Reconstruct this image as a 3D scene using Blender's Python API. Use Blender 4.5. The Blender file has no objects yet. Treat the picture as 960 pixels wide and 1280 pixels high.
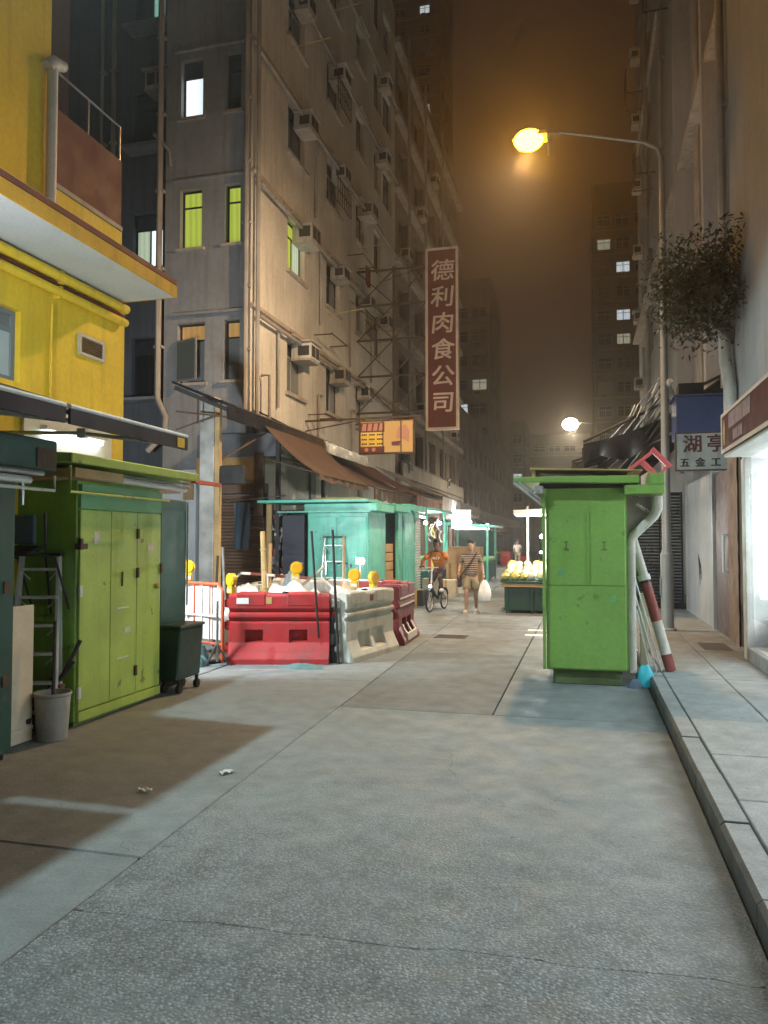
import bpy, bmesh, math, random
from mathutils import Vector, Matrix, noise
R = math.radians
random.seed(7)
SC = bpy.context.scene
COL = SC.collection

# ------------------------------------------------------------------ camera
cam = bpy.data.cameras.new('camera')
cam.sensor_fit = 'AUTO'; cam.sensor_width = 36; cam.lens = 27.0
cam.clip_start = .05; cam.clip_end = 2000
camo = bpy.data.objects.new('camera', cam); COL.objects.link(camo)
camo.location = (0, 0, 1.65)
camo.rotation_euler = (R(90 + 2.148), 0, R(14.6))
SC.camera = camo

# ------------------------------------------------------------------ sky: night over a lit city
world = bpy.data.worlds.new('World'); SC.world = world; world.use_nodes = True
wn = world.node_tree; wn.nodes.clear()
sky = wn.nodes.new('ShaderNodeTexSky'); sky.sky_type = 'NISHITA'; sky.sun_disc = False
sky.sun_elevation = R(-6); sky.sun_rotation = R(200)
addn = wn.nodes.new('ShaderNodeMixRGB'); addn.blend_type = 'ADD'; addn.inputs[0].default_value = 1
bg = wn.nodes.new('ShaderNodeBackground'); wo = wn.nodes.new('ShaderNodeOutputWorld')
addn.inputs[2].default_value = (.40, .20, .11, 1)        # town glow on low cloud
wn.links.new(sky.outputs[0], addn.inputs[1]); wn.links.new(addn.outputs[0], bg.inputs[0])
bg.inputs[1].default_value = .065
wn.links.new(bg.outputs[0], wo.inputs[0])

SC.view_settings.view_transform = 'Standard'; SC.view_settings.look = 'None'
SC.view_settings.exposure = 0.0; SC.view_settings.gamma = 1.0
SC.view_settings.use_curve_mapping = False
SC.cycles.use_denoising = True
SC.cycles.max_bounces = 6; SC.cycles.diffuse_bounces = 3; SC.cycles.glossy_bounces = 3
SC.cycles.transmission_bounces = 4; SC.cycles.volume_bounces = 0; SC.cycles.transparent_max_bounces = 6
SC.cycles.sample_clamp_indirect = 4.0; SC.cycles.sample_clamp_direct = 0
SC.cycles.use_light_tree = True
SC.cycles.use_adaptive_sampling = True; SC.cycles.adaptive_threshold = .035; SC.cycles.adaptive_min_samples = 24

# lamps of the place (their housings built further down), plus two added halo spots
def light(name, kind, loc, power, color, size=.1, aim=None, cone=160, blend=.4, sy=None):
    L = bpy.data.lights.new(name, kind); L.energy = power; L.color = color
    if kind == 'AREA':
        L.shape = 'RECTANGLE'; L.size = size; L.size_y = sy or size
    else:
        L.shadow_soft_size = size
    if kind == 'SPOT':
        L.spot_size = R(cone); L.spot_blend = blend
    o = bpy.data.objects.new(name, L); COL.objects.link(o); o.location = loc
    if aim is not None:
        o.rotation_euler = (Vector(aim) - Vector(loc)).to_track_quat('-Z', 'Y').to_euler()
    return o
SODIUM = (1, .51, .15); LED = (.73, .99, 1); TUBE = (.86, .97, 1)
light('sodium_lamp_light', 'SPOT', (-.92, 14.1, 8.78), 4500, (1, .69, .41), .18, (-6.2, 16.2, .8), 164, 1.0)
light('sodium_lamp_halo_spot', 'SPOT', (-.92, 14.1, 8.76), 1250, (1, .48, .10), .16, (-1.4, 1.5, 0), 70, 1.0)  # spot added for a halo in the haze and orange on the near road
light('wall_lamp_light', 'SPOT', (-4.3, 4.22, 8.0), 1950, LED, .14, (1.5, 5.4, 0), 100, .25)
light('awning_flood_light', 'SPOT', (-3.9, 3.0, 2.98), 270, (.97, 1, .98), .08, (-5.0, 5.9, 3.75), 96, .6)
light('alley_tube_light', 'SPOT', (-6.3, 7.92, 2.6), 1150, TUBE, .25, (-5.5, 13.0, .9), 150, .5)
light('work_lamp_light', 'POINT', (-4.0, 13.55, 1.32), 130, TUBE, .08)
light('far_lamp_halo_spot', 'SPOT', (-.62, 42, 7.45), 1500, (1, .80, .5), .14, (-.9, 24, 0), 80, 1.0)  # second added spot, facing the viewer for a halo round the distant lamp
light('far_lamp_light', 'SPOT', (-.62, 42, 7.5), 1500, (1, .86, .62), .15, (-.62, 42, 0), 165, .3)

# ------------------------------------------------------------------ mesh builder
class MB:
    def __init__(s): s.v = []; s.f = []; s.m = []; s.cm = 0
    def add(s, vs, fs):
        o = len(s.v); s.v += [tuple(x) for x in vs]
        for f in fs: s.f.append(tuple(i + o for i in f)); s.m.append(s.cm)
        return s
    def mat(s, i): s.cm = i; return s
    def box(s, a, b, M=None):
        x0, y0, z0 = a; x1, y1, z1 = b
        vs = [(x0,y0,z0),(x1,y0,z0),(x1,y1,z0),(x0,y1,z0),(x0,y0,z1),(x1,y0,z1),(x1,y1,z1),(x0,y1,z1)]
        if M is not None: vs = [M @ Vector(q) for q in vs]
        return s.add(vs, [(3,2,1,0),(4,5,6,7),(0,1,5,4),(1,2,6,5),(2,3,7,6),(3,0,4,7)])
    def cbox(s, c, d, M=None):
        return s.box([c[i]-d[i]/2 for i in range(3)], [c[i]+d[i]/2 for i in range(3)], M)
    def bar(s, p, q, w, h, up=(0,0,1)):
        p = Vector(p); q = Vector(q); d = (q-p).normalized(); u = Vector(up)
        if abs(d.dot(u)) > .98: u = Vector((1,0,0))
        sx = d.cross(u).normalized(); sy = sx.cross(d).normalized()
        vs = []
        for e in (p, q):
            for a, b in ((-1,-1),(1,-1),(1,1),(-1,1)): vs.append(e + sx*a*w/2 + sy*b*h/2)
        return s.add(vs, [(0,1,2,3),(7,6,5,4),(0,4,5,1),(1,5,6,2),(2,6,7,3),(3,7,4,0)])
    def tube(s, pts, r, n=8, caps=True):
        pts = [Vector(p) for p in pts]; k = len(pts)
        rs = r if isinstance(r, (list, tuple)) else [r]*k
        rings = []; pu = None
        for i, p in enumerate(pts):
            d = (pts[min(i+1,k-1)] - pts[max(i-1,0)])
            if d.length < 1e-9: d = Vector((0,0,1))
            d.normalize()
            u = pu if pu is not None else (Vector((0,0,1)) if abs(d.z) < .9 else Vector((1,0,0)))
            sx = d.cross(u)
            if sx.length < 1e-4: sx = d.cross(Vector((0,1,0)))
            sx.normalize(); sy = sx.cross(d).normalized(); pu = sy
            rings.append([p + (sx*math.cos(2*math.pi*j/n) + sy*math.sin(2*math.pi*j/n))*rs[i] for j in range(n)])
        vs = [q for g in rings for q in g]; fs = []
        for i in range(k-1):
            for j in range(n):
                a = i*n+j; b = i*n+(j+1)%n; fs.append((a, b, b+n, a+n))
        if caps: fs.append(tuple(range(n-1,-1,-1))); fs.append(tuple(range((k-1)*n, k*n)))
        return s.add(vs, fs)
    def lathe(s, prof, c=(0,0,0), n=14, M=None):
        vs = []; fs = []; k = len(prof)
        for r, z in prof:
            for j in range(n):
                t = 2*math.pi*j/n; q = Vector((r*math.cos(t), r*math.sin(t), z))
                if M is not None: q = M @ q
                vs.append(q + Vector(c))
        for i in range(k-1):
            for j in range(n):
                a = i*n+j; b = i*n+(j+1)%n; fs.append((a, b, b+n, a+n))
        fs.append(tuple(range(n-1,-1,-1))); fs.append(tuple(range((k-1)*n, k*n)))
        return s.add(vs, fs)
    def ball(s, c, r, n=10, m=6, sc=(1,1,1), jit=0):
        pr = []
        for i in range(m+1):
            t = math.pi*i/m; pr.append((max(.004, math.sin(t)), -math.cos(t)))
        vs = []; fs = []
        for a, z in pr:
            for j in range(n):
                t = 2*math.pi*j/n; k = r*(1+random.uniform(-jit, jit))
                vs.append((c[0]+a*math.cos(t)*k*sc[0], c[1]+a*math.sin(t)*k*sc[1], c[2]+z*k*sc[2]))
        for i in range(m):
            for j in range(n):
                a = i*n+j; b = i*n+(j+1)%n; fs.append((a, b, b+n, a+n))
        return s.add(vs, fs)
    def prism(s, poly, axis, a0, a1):
        # poly: 2-D points; axis the extrusion axis; the other two axes follow in xyz order
        n = len(poly); vs = []
        for a in (a0, a1):
            for (p, q) in poly:
                vs.append({'x': (a,p,q), 'y': (p,a,q), 'z': (p,q,a)}[axis])
        fs = [tuple(range(n)), tuple(range(2*n-1, n-1, -1))]
        for i in range(n):
            j = (i+1) % n; fs.append((i, i+n, j+n, j))
        return s.add(vs, fs)
    def grid(s, fn, nu, nv):
        vs = [fn(i/nu, j/nv) for i in range(nu+1) for j in range(nv+1)]; fs = []
        for i in range(nu):
            for j in range(nv):
                a = i*(nv+1)+j; fs.append((a, a+1, a+nv+2, a+nv+1))
        return s.add(vs, fs)
    def xform(s, M):
        s.v = [tuple(M @ Vector(q)) for q in s.v]; return s

ROOT = {}          # name of a thing's Empty (or base mesh) -> offset taken off its parts' world coordinates
def off_of(o):
    while o is not None:
        if o.name in ROOT: return ROOT[o.name]
        o = o.parent
    return Vector((0,0,0))
def mesh_of(mb, name, off=Vector((0,0,0)), bevel=0, smooth=False, recalc=True, thick=0):
    me = bpy.data.meshes.new(name)
    me.from_pydata([tuple(Vector(q) - off) for q in mb.v], [], mb.f)
    me.polygons.foreach_set('material_index', mb.m)
    if recalc or bevel or thick:
        bm = bmesh.new(); bm.from_mesh(me)
        if recalc: bmesh.ops.recalc_face_normals(bm, faces=bm.faces)
        if thick: bmesh.ops.solidify(bm, geom=bm.faces[:], thickness=thick)
        if bevel:
            es = [e for e in bm.edges if len(e.link_faces) == 2 and e.calc_face_angle(0) > .5]
            bmesh.ops.bevel(bm, geom=es, offset=bevel, segments=1, affect='EDGES', clamp_overlap=True)
        bm.to_mesh(me); bm.free()
    if smooth:
        me.polygons.foreach_set('use_smooth', [True]*len(me.polygons))
        if smooth != 'full': me.set_sharp_from_angle(angle=R(40))
    return me
def put(name, mb, mat, parent=None, bevel=0, smooth=False, recalc=True, thick=0):
    me = mesh_of(mb, name, off_of(parent), bevel, smooth, recalc, thick)
    for m in (mat if isinstance(mat, (list, tuple)) else [mat]): me.materials.append(m)
    o = bpy.data.objects.new(name, me); COL.objects.link(o)
    if parent is not None: o.parent = parent
    return o
def inst(src, loc, parent, name=None, rot=None, scale=None):
    """another object that shares src's mesh; loc in world coordinates of an unrotated thing"""
    o = bpy.data.objects.new(name or src.name.split('.')[0], src.data); COL.objects.link(o)
    o.parent = parent; o.location = Vector(loc) - (off_of(parent) if parent else Vector((0,0,0)))
    if rot: o.rotation_euler = rot
    if scale: o.scale = scale
    return o
def proto(name, mb, mat, parent, loc, **k):
    """first piece of many: mesh about its own origin, placed at loc"""
    me = mesh_of(mb, name, **k)
    for m in (mat if isinstance(mat, (list, tuple)) else [mat]): me.materials.append(m)
    o = bpy.data.objects.new(name, me); COL.objects.link(o)
    o.parent = parent; o.location = Vector(loc) - (off_of(parent) if parent else Vector((0,0,0)))
    return o
def tag(o, label=None, cat=None, group=None, kind=None):
    if label: o['label'] = label
    if cat: o['category'] = cat
    if group: o['group'] = group
    if kind: o['kind'] = kind
    return o
def thing(name, label, cat, loc=(0,0,0), rz=0, group=None, local=False):
    o = bpy.data.objects.new(name, None); COL.objects.link(o); o.empty_display_size = .2
    o.location = loc; o.rotation_euler = (0,0,rz)
    ROOT[o.name] = Vector((0,0,0)) if (local or rz) else Vector(loc)
    return tag(o, label, cat, group)
def copy_tree(o, parent=None):
    c = o.copy(); COL.objects.link(c); c.parent = parent
    if o.name in ROOT: ROOT[c.name] = ROOT[o.name]
    for ch in list(o.children): copy_tree(ch, c)
    return c
def struct(name, mb, mat, parent=None, **k):
    o = put(name, mb, mat, parent, **k)
    if parent is None: o['kind'] = 'structure'
    return o

# ------------------------------------------------------------------ procedural materials
def nodes_of(name):
    m = bpy.data.materials.new(name); m.use_nodes = True
    return m, m.node_tree.nodes, m.node_tree.links, m.node_tree.nodes['Principled BSDF']
def paint(name, col, rough=.6, metal=0, var=.12, scale=1.5, dirt=.0, dcol=(.05,.042,.035), dscale=2.2,
          streak=0, bump=.0, bscale=60, spec=.5, coords='world', rand=0, fine=.06, chip=0):
    m, N, L, b = nodes_of(name)
    if coords == 'world':
        g = N.new('ShaderNodeNewGeometry'); P = g.outputs['Position']
    else:
        g = N.new('ShaderNodeTexCoord'); P = g.outputs['Object']
    def noise_(sc, det=4, vec=P):
        n = N.new('ShaderNodeTexNoise'); n.inputs['Scale'].default_value = sc; n.inputs['Detail'].default_value = det
        L.new(vec, n.inputs['Vector']); return n.outputs['Fac']
    def mrange(s, a, b_, lo, hi):
        r = N.new('ShaderNodeMapRange'); r.inputs[1].default_value = a; r.inputs[2].default_value = b_
        r.inputs[3].default_value = lo; r.inputs[4].default_value = hi; L.new(s, r.inputs[0]); return r.outputs[0]
    def mul(c, s):
        x = N.new('ShaderNodeMixRGB'); x.blend_type = 'MULTIPLY'; x.inputs[0].default_value = 1
        if isinstance(c, tuple): x.inputs[1].default_value = (*c, 1)
        else: L.new(c, x.inputs[1])
        L.new(s, x.inputs[2]); return x.outputs[0]
    c = mul(tuple(col), mrange(noise_(scale), .3, .7, 1-var, 1+var))
    if fine: c = mul(c, mrange(noise_(scale*22, 2), .3, .7, 1-fine, 1+fine))
    if rand:
        oi = N.new('ShaderNodeObjectInfo'); c = mul(c, mrange(oi.outputs['Random'], 0, 1, 1-rand, 1+rand))
    def dirty(c, mask):
        x = N.new('ShaderNodeMixRGB'); L.new(mask, x.inputs[0]); L.new(c, x.inputs[1]); x.inputs[2].default_value = (*dcol, 1); return x.outputs[0]
    if dirt: c = dirty(c, mrange(noise_(dscale, 8), .48, .75, 0, dirt))
    if streak:
        mp = N.new('ShaderNodeMapping'); mp.inputs['Scale'].default_value = (5, 5, .35); L.new(P, mp.inputs['Vector'])
        c = dirty(c, mrange(noise_(1.6, 6, mp.outputs[0]), .5, .78, 0, streak))
    if chip:
        x = N.new('ShaderNodeMixRGB'); L.new(mrange(noise_(7.5, 9), .665, .69, 0, chip), x.inputs[0]); L.new(c, x.inputs[1]); x.inputs[2].default_value = (.09,.045,.022,1); c = x.outputs[0]
    L.new(c, b.inputs['Base Color'])
    L.new(mrange(noise_(scale*3), .3, .7, max(.05, rough-.1), min(1, rough+.1)), b.inputs['Roughness'])
    b.inputs['Metallic'].default_value = metal; b.inputs['Specular IOR Level'].default_value = spec
    if bump:
        bn = N.new('ShaderNodeBump'); bn.inputs['Strength'].default_value = bump; bn.inputs['Distance'].default_value = .02
        L.new(noise_(bscale, 5), bn.inputs['Height']); L.new(bn.outputs[0], b.inputs['Normal'])
    return m
def glow(name, col, strength):
    m, N, L, b = nodes_of(name)
    b.inputs['Base Color'].default_value = (*[.8*x for x in col], 1); b.inputs['Roughness'].default_value = .6
    b.inputs['Emission Color'].default_value = (*col, 1); b.inputs['Emission Strength'].default_value = strength
    return m
def curtain_glow(name, col, strength, scale=26, axis='x'):
    """a lit room seen through a curtain: folds of cloth glowing from inside"""
    m, N, L, b = nodes_of(name)
    g = N.new('ShaderNodeNewGeometry'); w = N.new('ShaderNodeTexWave'); w.bands_direction = 'DIAGONAL'
    mp = N.new('ShaderNodeMapping'); mp.inputs['Scale'].default_value = (1, 1, .02); L.new(g.outputs['Position'], mp.inputs[0]); L.new(mp.outputs[0], w.inputs[0])
    w.inputs['Scale'].default_value = scale/6.28; w.inputs['Distortion'].default_value = 2.5
    r = N.new('ShaderNodeMixRGB'); L.new(w.outputs['Fac'], r.inputs[0]); r.inputs[1].default_value = (*[.72*x for x in col], 1); r.inputs[2].default_value = (*col, 1)
    L.new(r.outputs[0], b.inputs['Emission Color']); b.inputs['Emission Strength'].default_value = strength
    b.inputs['Base Color'].default_value = (*[.5*x for x in col], 1); b.inputs['Roughness'].default_value = .9
    return m
def glassy(name, col=(.02,.025,.03), rough=.08):
    m, N, L, b = nodes_of(name)
    b.inputs['Base Color'].default_value = (*col, 1); b.inputs['Roughness'].default_value = rough; b.inputs['Specular IOR Level'].default_value = .7
    oi = N.new('ShaderNodeObjectInfo'); r = N.new('ShaderNodeMixRGB'); L.new(oi.outputs['Random'], r.inputs[0])
    r.inputs[1].default_value = (*col, 1); r.inputs[2].default_value = (*[min(1, x*4+.01) for x in col], 1); L.new(r.outputs[0], b.inputs['Base Color'])
    return m
def clear_glass(name):
    m, N, L, b = nodes_of(name)
    t = N.new('ShaderNodeBsdfTransparent'); t.inputs[0].default_value = (.93, .96, .95, 1)
    gl = N.new('ShaderNodeBsdfGlossy'); gl.inputs['Roughness'].default_value = .04
    mx = N.new('ShaderNodeMixShader'); mx.inputs[0].default_value = .08
    L.new(t.outputs[0], mx.inputs[1]); L.new(gl.outputs[0], mx.inputs[2]); L.new(mx.outputs[0], N['Material Output'].inputs[0])
    return m

def concrete(name, col, pebble=0., stain=.5, gutter=False):
    """old street concrete: mottling, tyre polish, stains; pebble>0 shows worn aggregate as relief"""
    m, N, L, b = nodes_of(name)
    g = N.new('ShaderNodeNewGeometry'); P = g.outputs['Position']
    def nz(sc, det=5, rough=.55, vec=P):
        n = N.new('ShaderNodeTexNoise'); n.inputs['Scale'].default_value = sc; n.inputs['Detail'].default_value = det
        n.inputs['Roughness'].default_value = rough; L.new(vec, n.inputs['Vector']); return n.outputs['Fac']
    def mr(s, a, b_, lo, hi):
        r = N.new('ShaderNodeMapRange'); r.inputs[1].default_value = a; r.inputs[2].default_value = b_; r.inputs[3].default_value = lo; r.inputs[4].default_value = hi
        L.new(s, r.inputs[0]); return r.outputs[0]
    def op(kind, a, b_):
        r = N.new('ShaderNodeMath'); r.operation = kind
        for i, q in enumerate((a, b_)):
            if isinstance(q, (int, float)): r.inputs[i].default_value = q
            else: L.new(q, r.inputs[i])
        return r.outputs[0]
    def mulc(c, s):
        x = N.new('ShaderNodeMixRGB'); x.blend_type = 'MULTIPLY'; x.inputs[0].default_value = 1
        if isinstance(c, tuple): x.inputs[1].default_value = (*c, 1)
        else: L.new(c, x.inputs[1])
        L.new(s, x.inputs[2]); return x.outputs[0]
    def mixc(c, col2, fac):
        x = N.new('ShaderNodeMixRGB'); L.new(fac, x.inputs[0]); L.new(c, x.inputs[1]); x.inputs[2].default_value = (*col2, 1); return x.outputs[0]
    oi = N.new('ShaderNodeObjectInfo')
    c = mulc(col, mr(nz(.6), .3, .7, .88, 1.1)); c = mulc(c, mr(nz(6, 7), .3, .7, .84, 1.14)); c = mulc(c, mr(nz(70, 3), .3, .7, .82, 1.16))
    c = mulc(c, mr(oi.outputs['Random'], 0, 1, .9, 1.08))
    c = mixc(c, (.055,.05,.045), op('MULTIPLY', mr(nz(1.7, 8, .62), .52, .74, 0, 1), stain))
    c = mixc(c, (.45,.45,.43), mr(nz(4.3, 9, .7), .68, .78, 0, .35))
    # hairline cracks
    v = N.new('ShaderNodeTexVoronoi'); v.feature = 'DISTANCE_TO_EDGE'; v.inputs['Scale'].default_value = .55
    wv = N.new('ShaderNodeVectorMath'); wv.operation = 'ADD'
    nn = N.new('ShaderNodeTexNoise'); nn.inputs['Scale'].default_value = 2.2; nn.inputs['Detail'].default_value = 6; L.new(P, nn.inputs['Vector'])
    L.new(P, wv.inputs[0]); L.new(nn.outputs['Color'], wv.inputs[1]); L.new(wv.outputs[0], v.inputs['Vector'])
    crack = op('MULTIPLY', mr(v.outputs['Distance'], 0, .006, 1, 0), mr(nz(.7), .48, .56, 0, 1))
    c = mixc(c, (.03,.03,.03), op('MULTIPLY', crack, .3))
    gm = N.new('ShaderNodeTexVoronoi'); gm.inputs['Scale'].default_value = 3.4; L.new(P, gm.inputs['Vector'])
    c = mixc(c, (.10,.10,.095), op('MULTIPLY', mr(gm.outputs['Distance'], .045, .065, 1, 0), mr(gm.outputs['Color'], .5, .55, 0, .45)))     # old gum
    if gutter:
        sg = N.new('ShaderNodeSeparateXYZ'); L.new(P, sg.inputs[0])
        c = mixc(c, (.07,.068,.062), mr(op('ADD', sg.outputs['X'], op('MULTIPLY', nz(1.9, 6), .9)), .78, 1.02, 0, .6))   # silt washed along the kerb
    h = op('MULTIPLY', nz(45, 6), .5)
    h = op('ADD', h, op('MULTIPLY', nz(5, 5), .8)); h = op('SUBTRACT', h, op('MULTIPLY', crack, .5))
    if pebble:
        vo = N.new('ShaderNodeTexVoronoi'); vo.inputs['Scale'].default_value = 60; vo.inputs['Randomness'].default_value = 1; L.new(P, vo.inputs['Vector'])
        sx = N.new('ShaderNodeSeparateXYZ'); L.new(P, sx.inputs[0])
        edge = op('ADD', op('MULTIPLY', nz(.8, 4), 3.0), op('MULTIPLY', sx.outputs['X'], .25))
        mask = op('MULTIPLY', mr(op('ADD', sx.outputs['Y'], edge), 4.2, 6.6, 1, .07), mr(nz(2.3, 5), .36, .6, .7, 1))      # most worn where the traffic turns
        peb = mr(vo.outputs['Distance'], .1, .55, 1, 0)
        h = op('ADD', h, op('MULTIPLY', op('MULTIPLY', peb, mask), 1.7*pebble))
        pc = mr(vo.outputs['Color'], .1, .9, .72, 1.35)
        x = N.new('ShaderNodeMixRGB'); L.new(mask, x.inputs[0]); x.inputs[1].default_value = (1,1,1,1); L.new(pc, x.inputs[2])
        c = mulc(c, x.outputs[0])
        pg = mr(vo.outputs['Distance'], .35, .6, 1, .55); x2 = N.new('ShaderNodeMixRGB'); L.new(mask, x2.inputs[0]); x2.inputs[1].default_value = (1,1,1,1); L.new(pg, x2.inputs[2]); c = mulc(c, x2.outputs[0])
    bn = N.new('ShaderNodeBump'); bn.inputs['Strength'].default_value = .55; bn.inputs['Distance'].default_value = .012
    L.new(h, bn.inputs['Height']); L.new(bn.outputs[0], b.inputs['Normal'])
    L.new(c, b.inputs['Base Color']); L.new(mr(nz(3.1, 6), .35, .65, .52, .85), b.inputs['Roughness'])
    b.inputs['Specular IOR Level'].default_value = .45
    return m

K = {}
K['road'] = concrete('road_concrete', (.228,.252,.262), 1.0, .14, True)
K['road2'] = concrete('road_concrete_smooth', (.195,.218,.228), 0, .25, True)
K['road3'] = concrete('road_concrete_patch', (.16,.18,.19), .12, .25)
K['flag'] = concrete('paving_concrete', (.235,.252,.26), 0, .35)
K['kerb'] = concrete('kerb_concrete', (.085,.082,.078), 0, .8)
K['ground'] = paint('joint_filler', (.035,.033,.03), .9, bump=.3)
K['yellow'] = paint('yellow_wall_paint', (.78,.56,.03), .65, var=.08, scale=.8, streak=.4, dirt=.2, dcol=(.28,.19,.04), bump=.12, bscale=30)
K['yellow_edge'] = paint('yellow_slab_paint', (.62,.38,.04), .7, var=.18, streak=.35, dcol=(.16,.09,.03), bump=.2)
K['soffit'] = paint('white_soffit_paint', (.58,.63,.70), .8, var=.05, dirt=.15)
K['oxide'] = paint('red_oxide_paint', (.16,.05,.035), .7, var=.2, streak=.3, bump=.15)
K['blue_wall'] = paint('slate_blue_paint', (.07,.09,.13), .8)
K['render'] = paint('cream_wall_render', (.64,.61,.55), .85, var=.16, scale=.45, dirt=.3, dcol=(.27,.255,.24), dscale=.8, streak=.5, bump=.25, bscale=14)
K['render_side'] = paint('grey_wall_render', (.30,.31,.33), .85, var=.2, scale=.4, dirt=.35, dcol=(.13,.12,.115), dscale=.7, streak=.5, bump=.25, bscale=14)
K['render_dark'] = paint('brown_wall_render', (.27,.22,.18), .88, var=.2, scale=.5, dirt=.3, streak=.4, bump=.2, bscale=14)
K['render_right'] = paint('pale_wall_render', (.36,.365,.375), .85, var=.12, scale=.4, dirt=.2, dcol=(.22,.19,.17), streak=.4, bump=.2, bscale=14)
K['far_wall'] = paint('far_wall_render', (.30,.26,.22), .9, var=.2, scale=.2, streak=.4, bump=0)
K['wing'] = paint('shaded_wing_render', (.13,.145,.175), .9, var=.2, scale=.5, streak=.4, bump=.2, bscale=14)  # shade over the wing is put into this paint colour
K['far_pale'] = paint('far_pale_render', (.46,.41,.35), .9, var=.2, scale=.2, streak=.4)
K['ledge'] = paint('ledge_render', (.44,.39,.34), .85, var=.2, streak=.5, bump=.2)
K['pipe'] = paint('cast_iron_pipe', (.36,.33,.3), .6, var=.2, streak=.5, dcol=(.12,.07,.04))
K['pvc'] = paint('grey_white_pipe', (.58,.57,.52), .5, var=.15, streak=.55, dcol=(.14,.11,.08))
K['frame_dark'] = paint('dark_window_frame', (.035,.04,.035), .5, var=.2)
K['frame_alu'] = paint('aluminium_frame', (.42,.44,.45), .4, .5, var=.1)
K['steel'] = paint('galvanised_steel', (.42,.44,.45), .38, .75, var=.18, scale=5, dirt=.3, dcol=(.16,.13,.11))
K['alu'] = paint('ladder_aluminium', (.66,.68,.70), .4, .35, var=.1, dirt=.2)
K['rust'] = paint('rusty_steel', (.10,.06,.04), .8, .2, var=.3, scale=8, bump=.2)
K['black_steel'] = paint('dark_painted_steel', (.035,.033,.033), .6, .2, var=.25)
K['glass'] = glassy('dark_window_glass')
K['glass_grey'] = glassy('curtained_window_glass', (.10,.105,.11), .25)
K['ac'] = paint('air_conditioner_enamel', (.52,.50,.46), .6, var=.15, streak=.6, dcol=(.14,.10,.07), rand=.3)
K['acdark'] = paint('air_conditioner_grille', (.05,.045,.04), .7)
K['green'] = paint('lime_green_enamel', (.21,.42,.055), .42, var=.1, scale=1.2, dirt=.35, dcol=(.10,.13,.045), streak=.4, bump=.22, bscale=2.6, chip=.5)
K['green_pale'] = paint('yellowed_green_enamel', (.36,.50,.095), .45, var=.12, scale=1.6, dirt=.35, dcol=(.15,.16,.05), streak=.45, bump=.22, bscale=2.6, chip=.6)
K['green_mint'] = paint('mint_green_enamel', (.13,.35,.16), .5, var=.12, dirt=.2)
K['green_right'] = paint('grass_green_enamel', (.20,.37,.085), .4, var=.10, scale=1.1, dirt=.3, dcol=(.15,.25,.07), dscale=1.6, streak=.22, bump=.25, bscale=2.2, chip=.35)
K['green_dark'] = paint('bottle_green_enamel', (.010,.055,.042), .5, var=.2, dirt=.2)
K['bin_green'] = paint('bin_green_plastic', (.012,.048,.036), .45, var=.2, dirt=.25)
K['teal'] = paint('teal_enamel', (.115,.54,.43), .4, var=.12, scale=1.5, dirt=.3, dcol=(.04,.13,.11), streak=.4, bump=.2, bscale=2.6, chip=.5)
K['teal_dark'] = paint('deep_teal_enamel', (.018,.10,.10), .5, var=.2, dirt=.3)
K['plinth'] = paint('grimy_green_plinth', (.11,.16,.06), .8, var=.3, scale=4, dirt=.6, bump=.3)
K['red_plastic'] = paint('red_barrier_plastic', (.46,.028,.032), .5, var=.12, scale=2, dirt=.7, dcol=(.17,.05,.045), dscale=4, streak=.35, bump=.12, bscale=20, coords='object')
K['maroon_plastic'] = paint('maroon_barrier_plastic', (.20,.016,.024), .5, var=.15, scale=2, dirt=.6, dcol=(.12,.05,.045), dscale=4, coords='object')
K['white_plastic'] = paint('white_barrier_plastic', (.62,.60,.55), .55, var=.12, scale=2, dirt=.55, dcol=(.24,.21,.17), dscale=4, streak=.45, bump=.12, bscale=20, coords='object')
K['sticker'] = paint('torn_paper_sticker', (.55,.53,.48), .8, var=.25, scale=9)
K['white_paint'] = paint('white_paint', (.72,.72,.7), .6, var=.1, dirt=.25, dcol=(.3,.28,.25))
K['red_paint'] = paint('red_white_pole_red', (.22,.05,.045), .65, var=.2, dirt=.5)
K['orange_mesh'] = paint('orange_red_plastic', (.62,.10,.035), .5, var=.1)
K['white_sheet'] = paint('white_plastic_sheet', (.75,.76,.76), .45, var=.08, dirt=.2, dcol=(.4,.4,.38), bump=.3, bscale=9)
K['amber'] = paint('amber_lens', (.85,.45,.02), .25, var=.06)
K['yellow_plastic'] = paint('yellow_lamp_plastic', (.75,.5,.03), .45, var=.08)
K['bamboo'] = paint('bamboo_cane', (.5,.36,.16), .6, var=.2, scale=6, bump=.1)
K['wood'] = paint('plywood', (.42,.28,.13), .75, var=.2, scale=4, dirt=.25, bump=.15)
K['wood_pale'] = paint('pale_board', (.62,.55,.42), .7, var=.1, scale=3, dirt=.35, dcol=(.3,.22,.14))
K['tan'] = paint('tan_signboard', (.46,.28,.11), .75, var=.12, dirt=.25)
K['shutter_brown'] = paint('brown_roller_slat', (.20,.125,.085), .55, .2, var=.2, rand=.12, dirt=.4)
K['shutter_grey'] = paint('grey_roller_slat', (.34,.36,.37), .32, .7, var=.2, rand=.12, dirt=.3)
K['tarp_dark'] = paint('dark_tarpaulin', (.014,.015,.02), .36, var=.25, bump=.4, bscale=5)
K['tarp_brown'] = paint('brown_canvas_awning', (.085,.052,.038), .8, var=.2, streak=.3, bump=.3, bscale=6)
K['tarp_grey'] = paint('faded_canvas_awning', (.36,.30,.27), .8, var=.25, dirt=.4, bump=.3, bscale=6)
K['navy'] = paint('navy_awning_fabric', (.028,.028,.042), .7, var=.15, bump=.15, bscale=12)
K['sign_red'] = paint('faded_red_signboard', (.135,.022,.018), .7, var=.12, dirt=.2, streak=.25)
K['sign_trim'] = paint('cream_sign_paint', (.68,.55,.46), .6, var=.12, dirt=.25)
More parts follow.
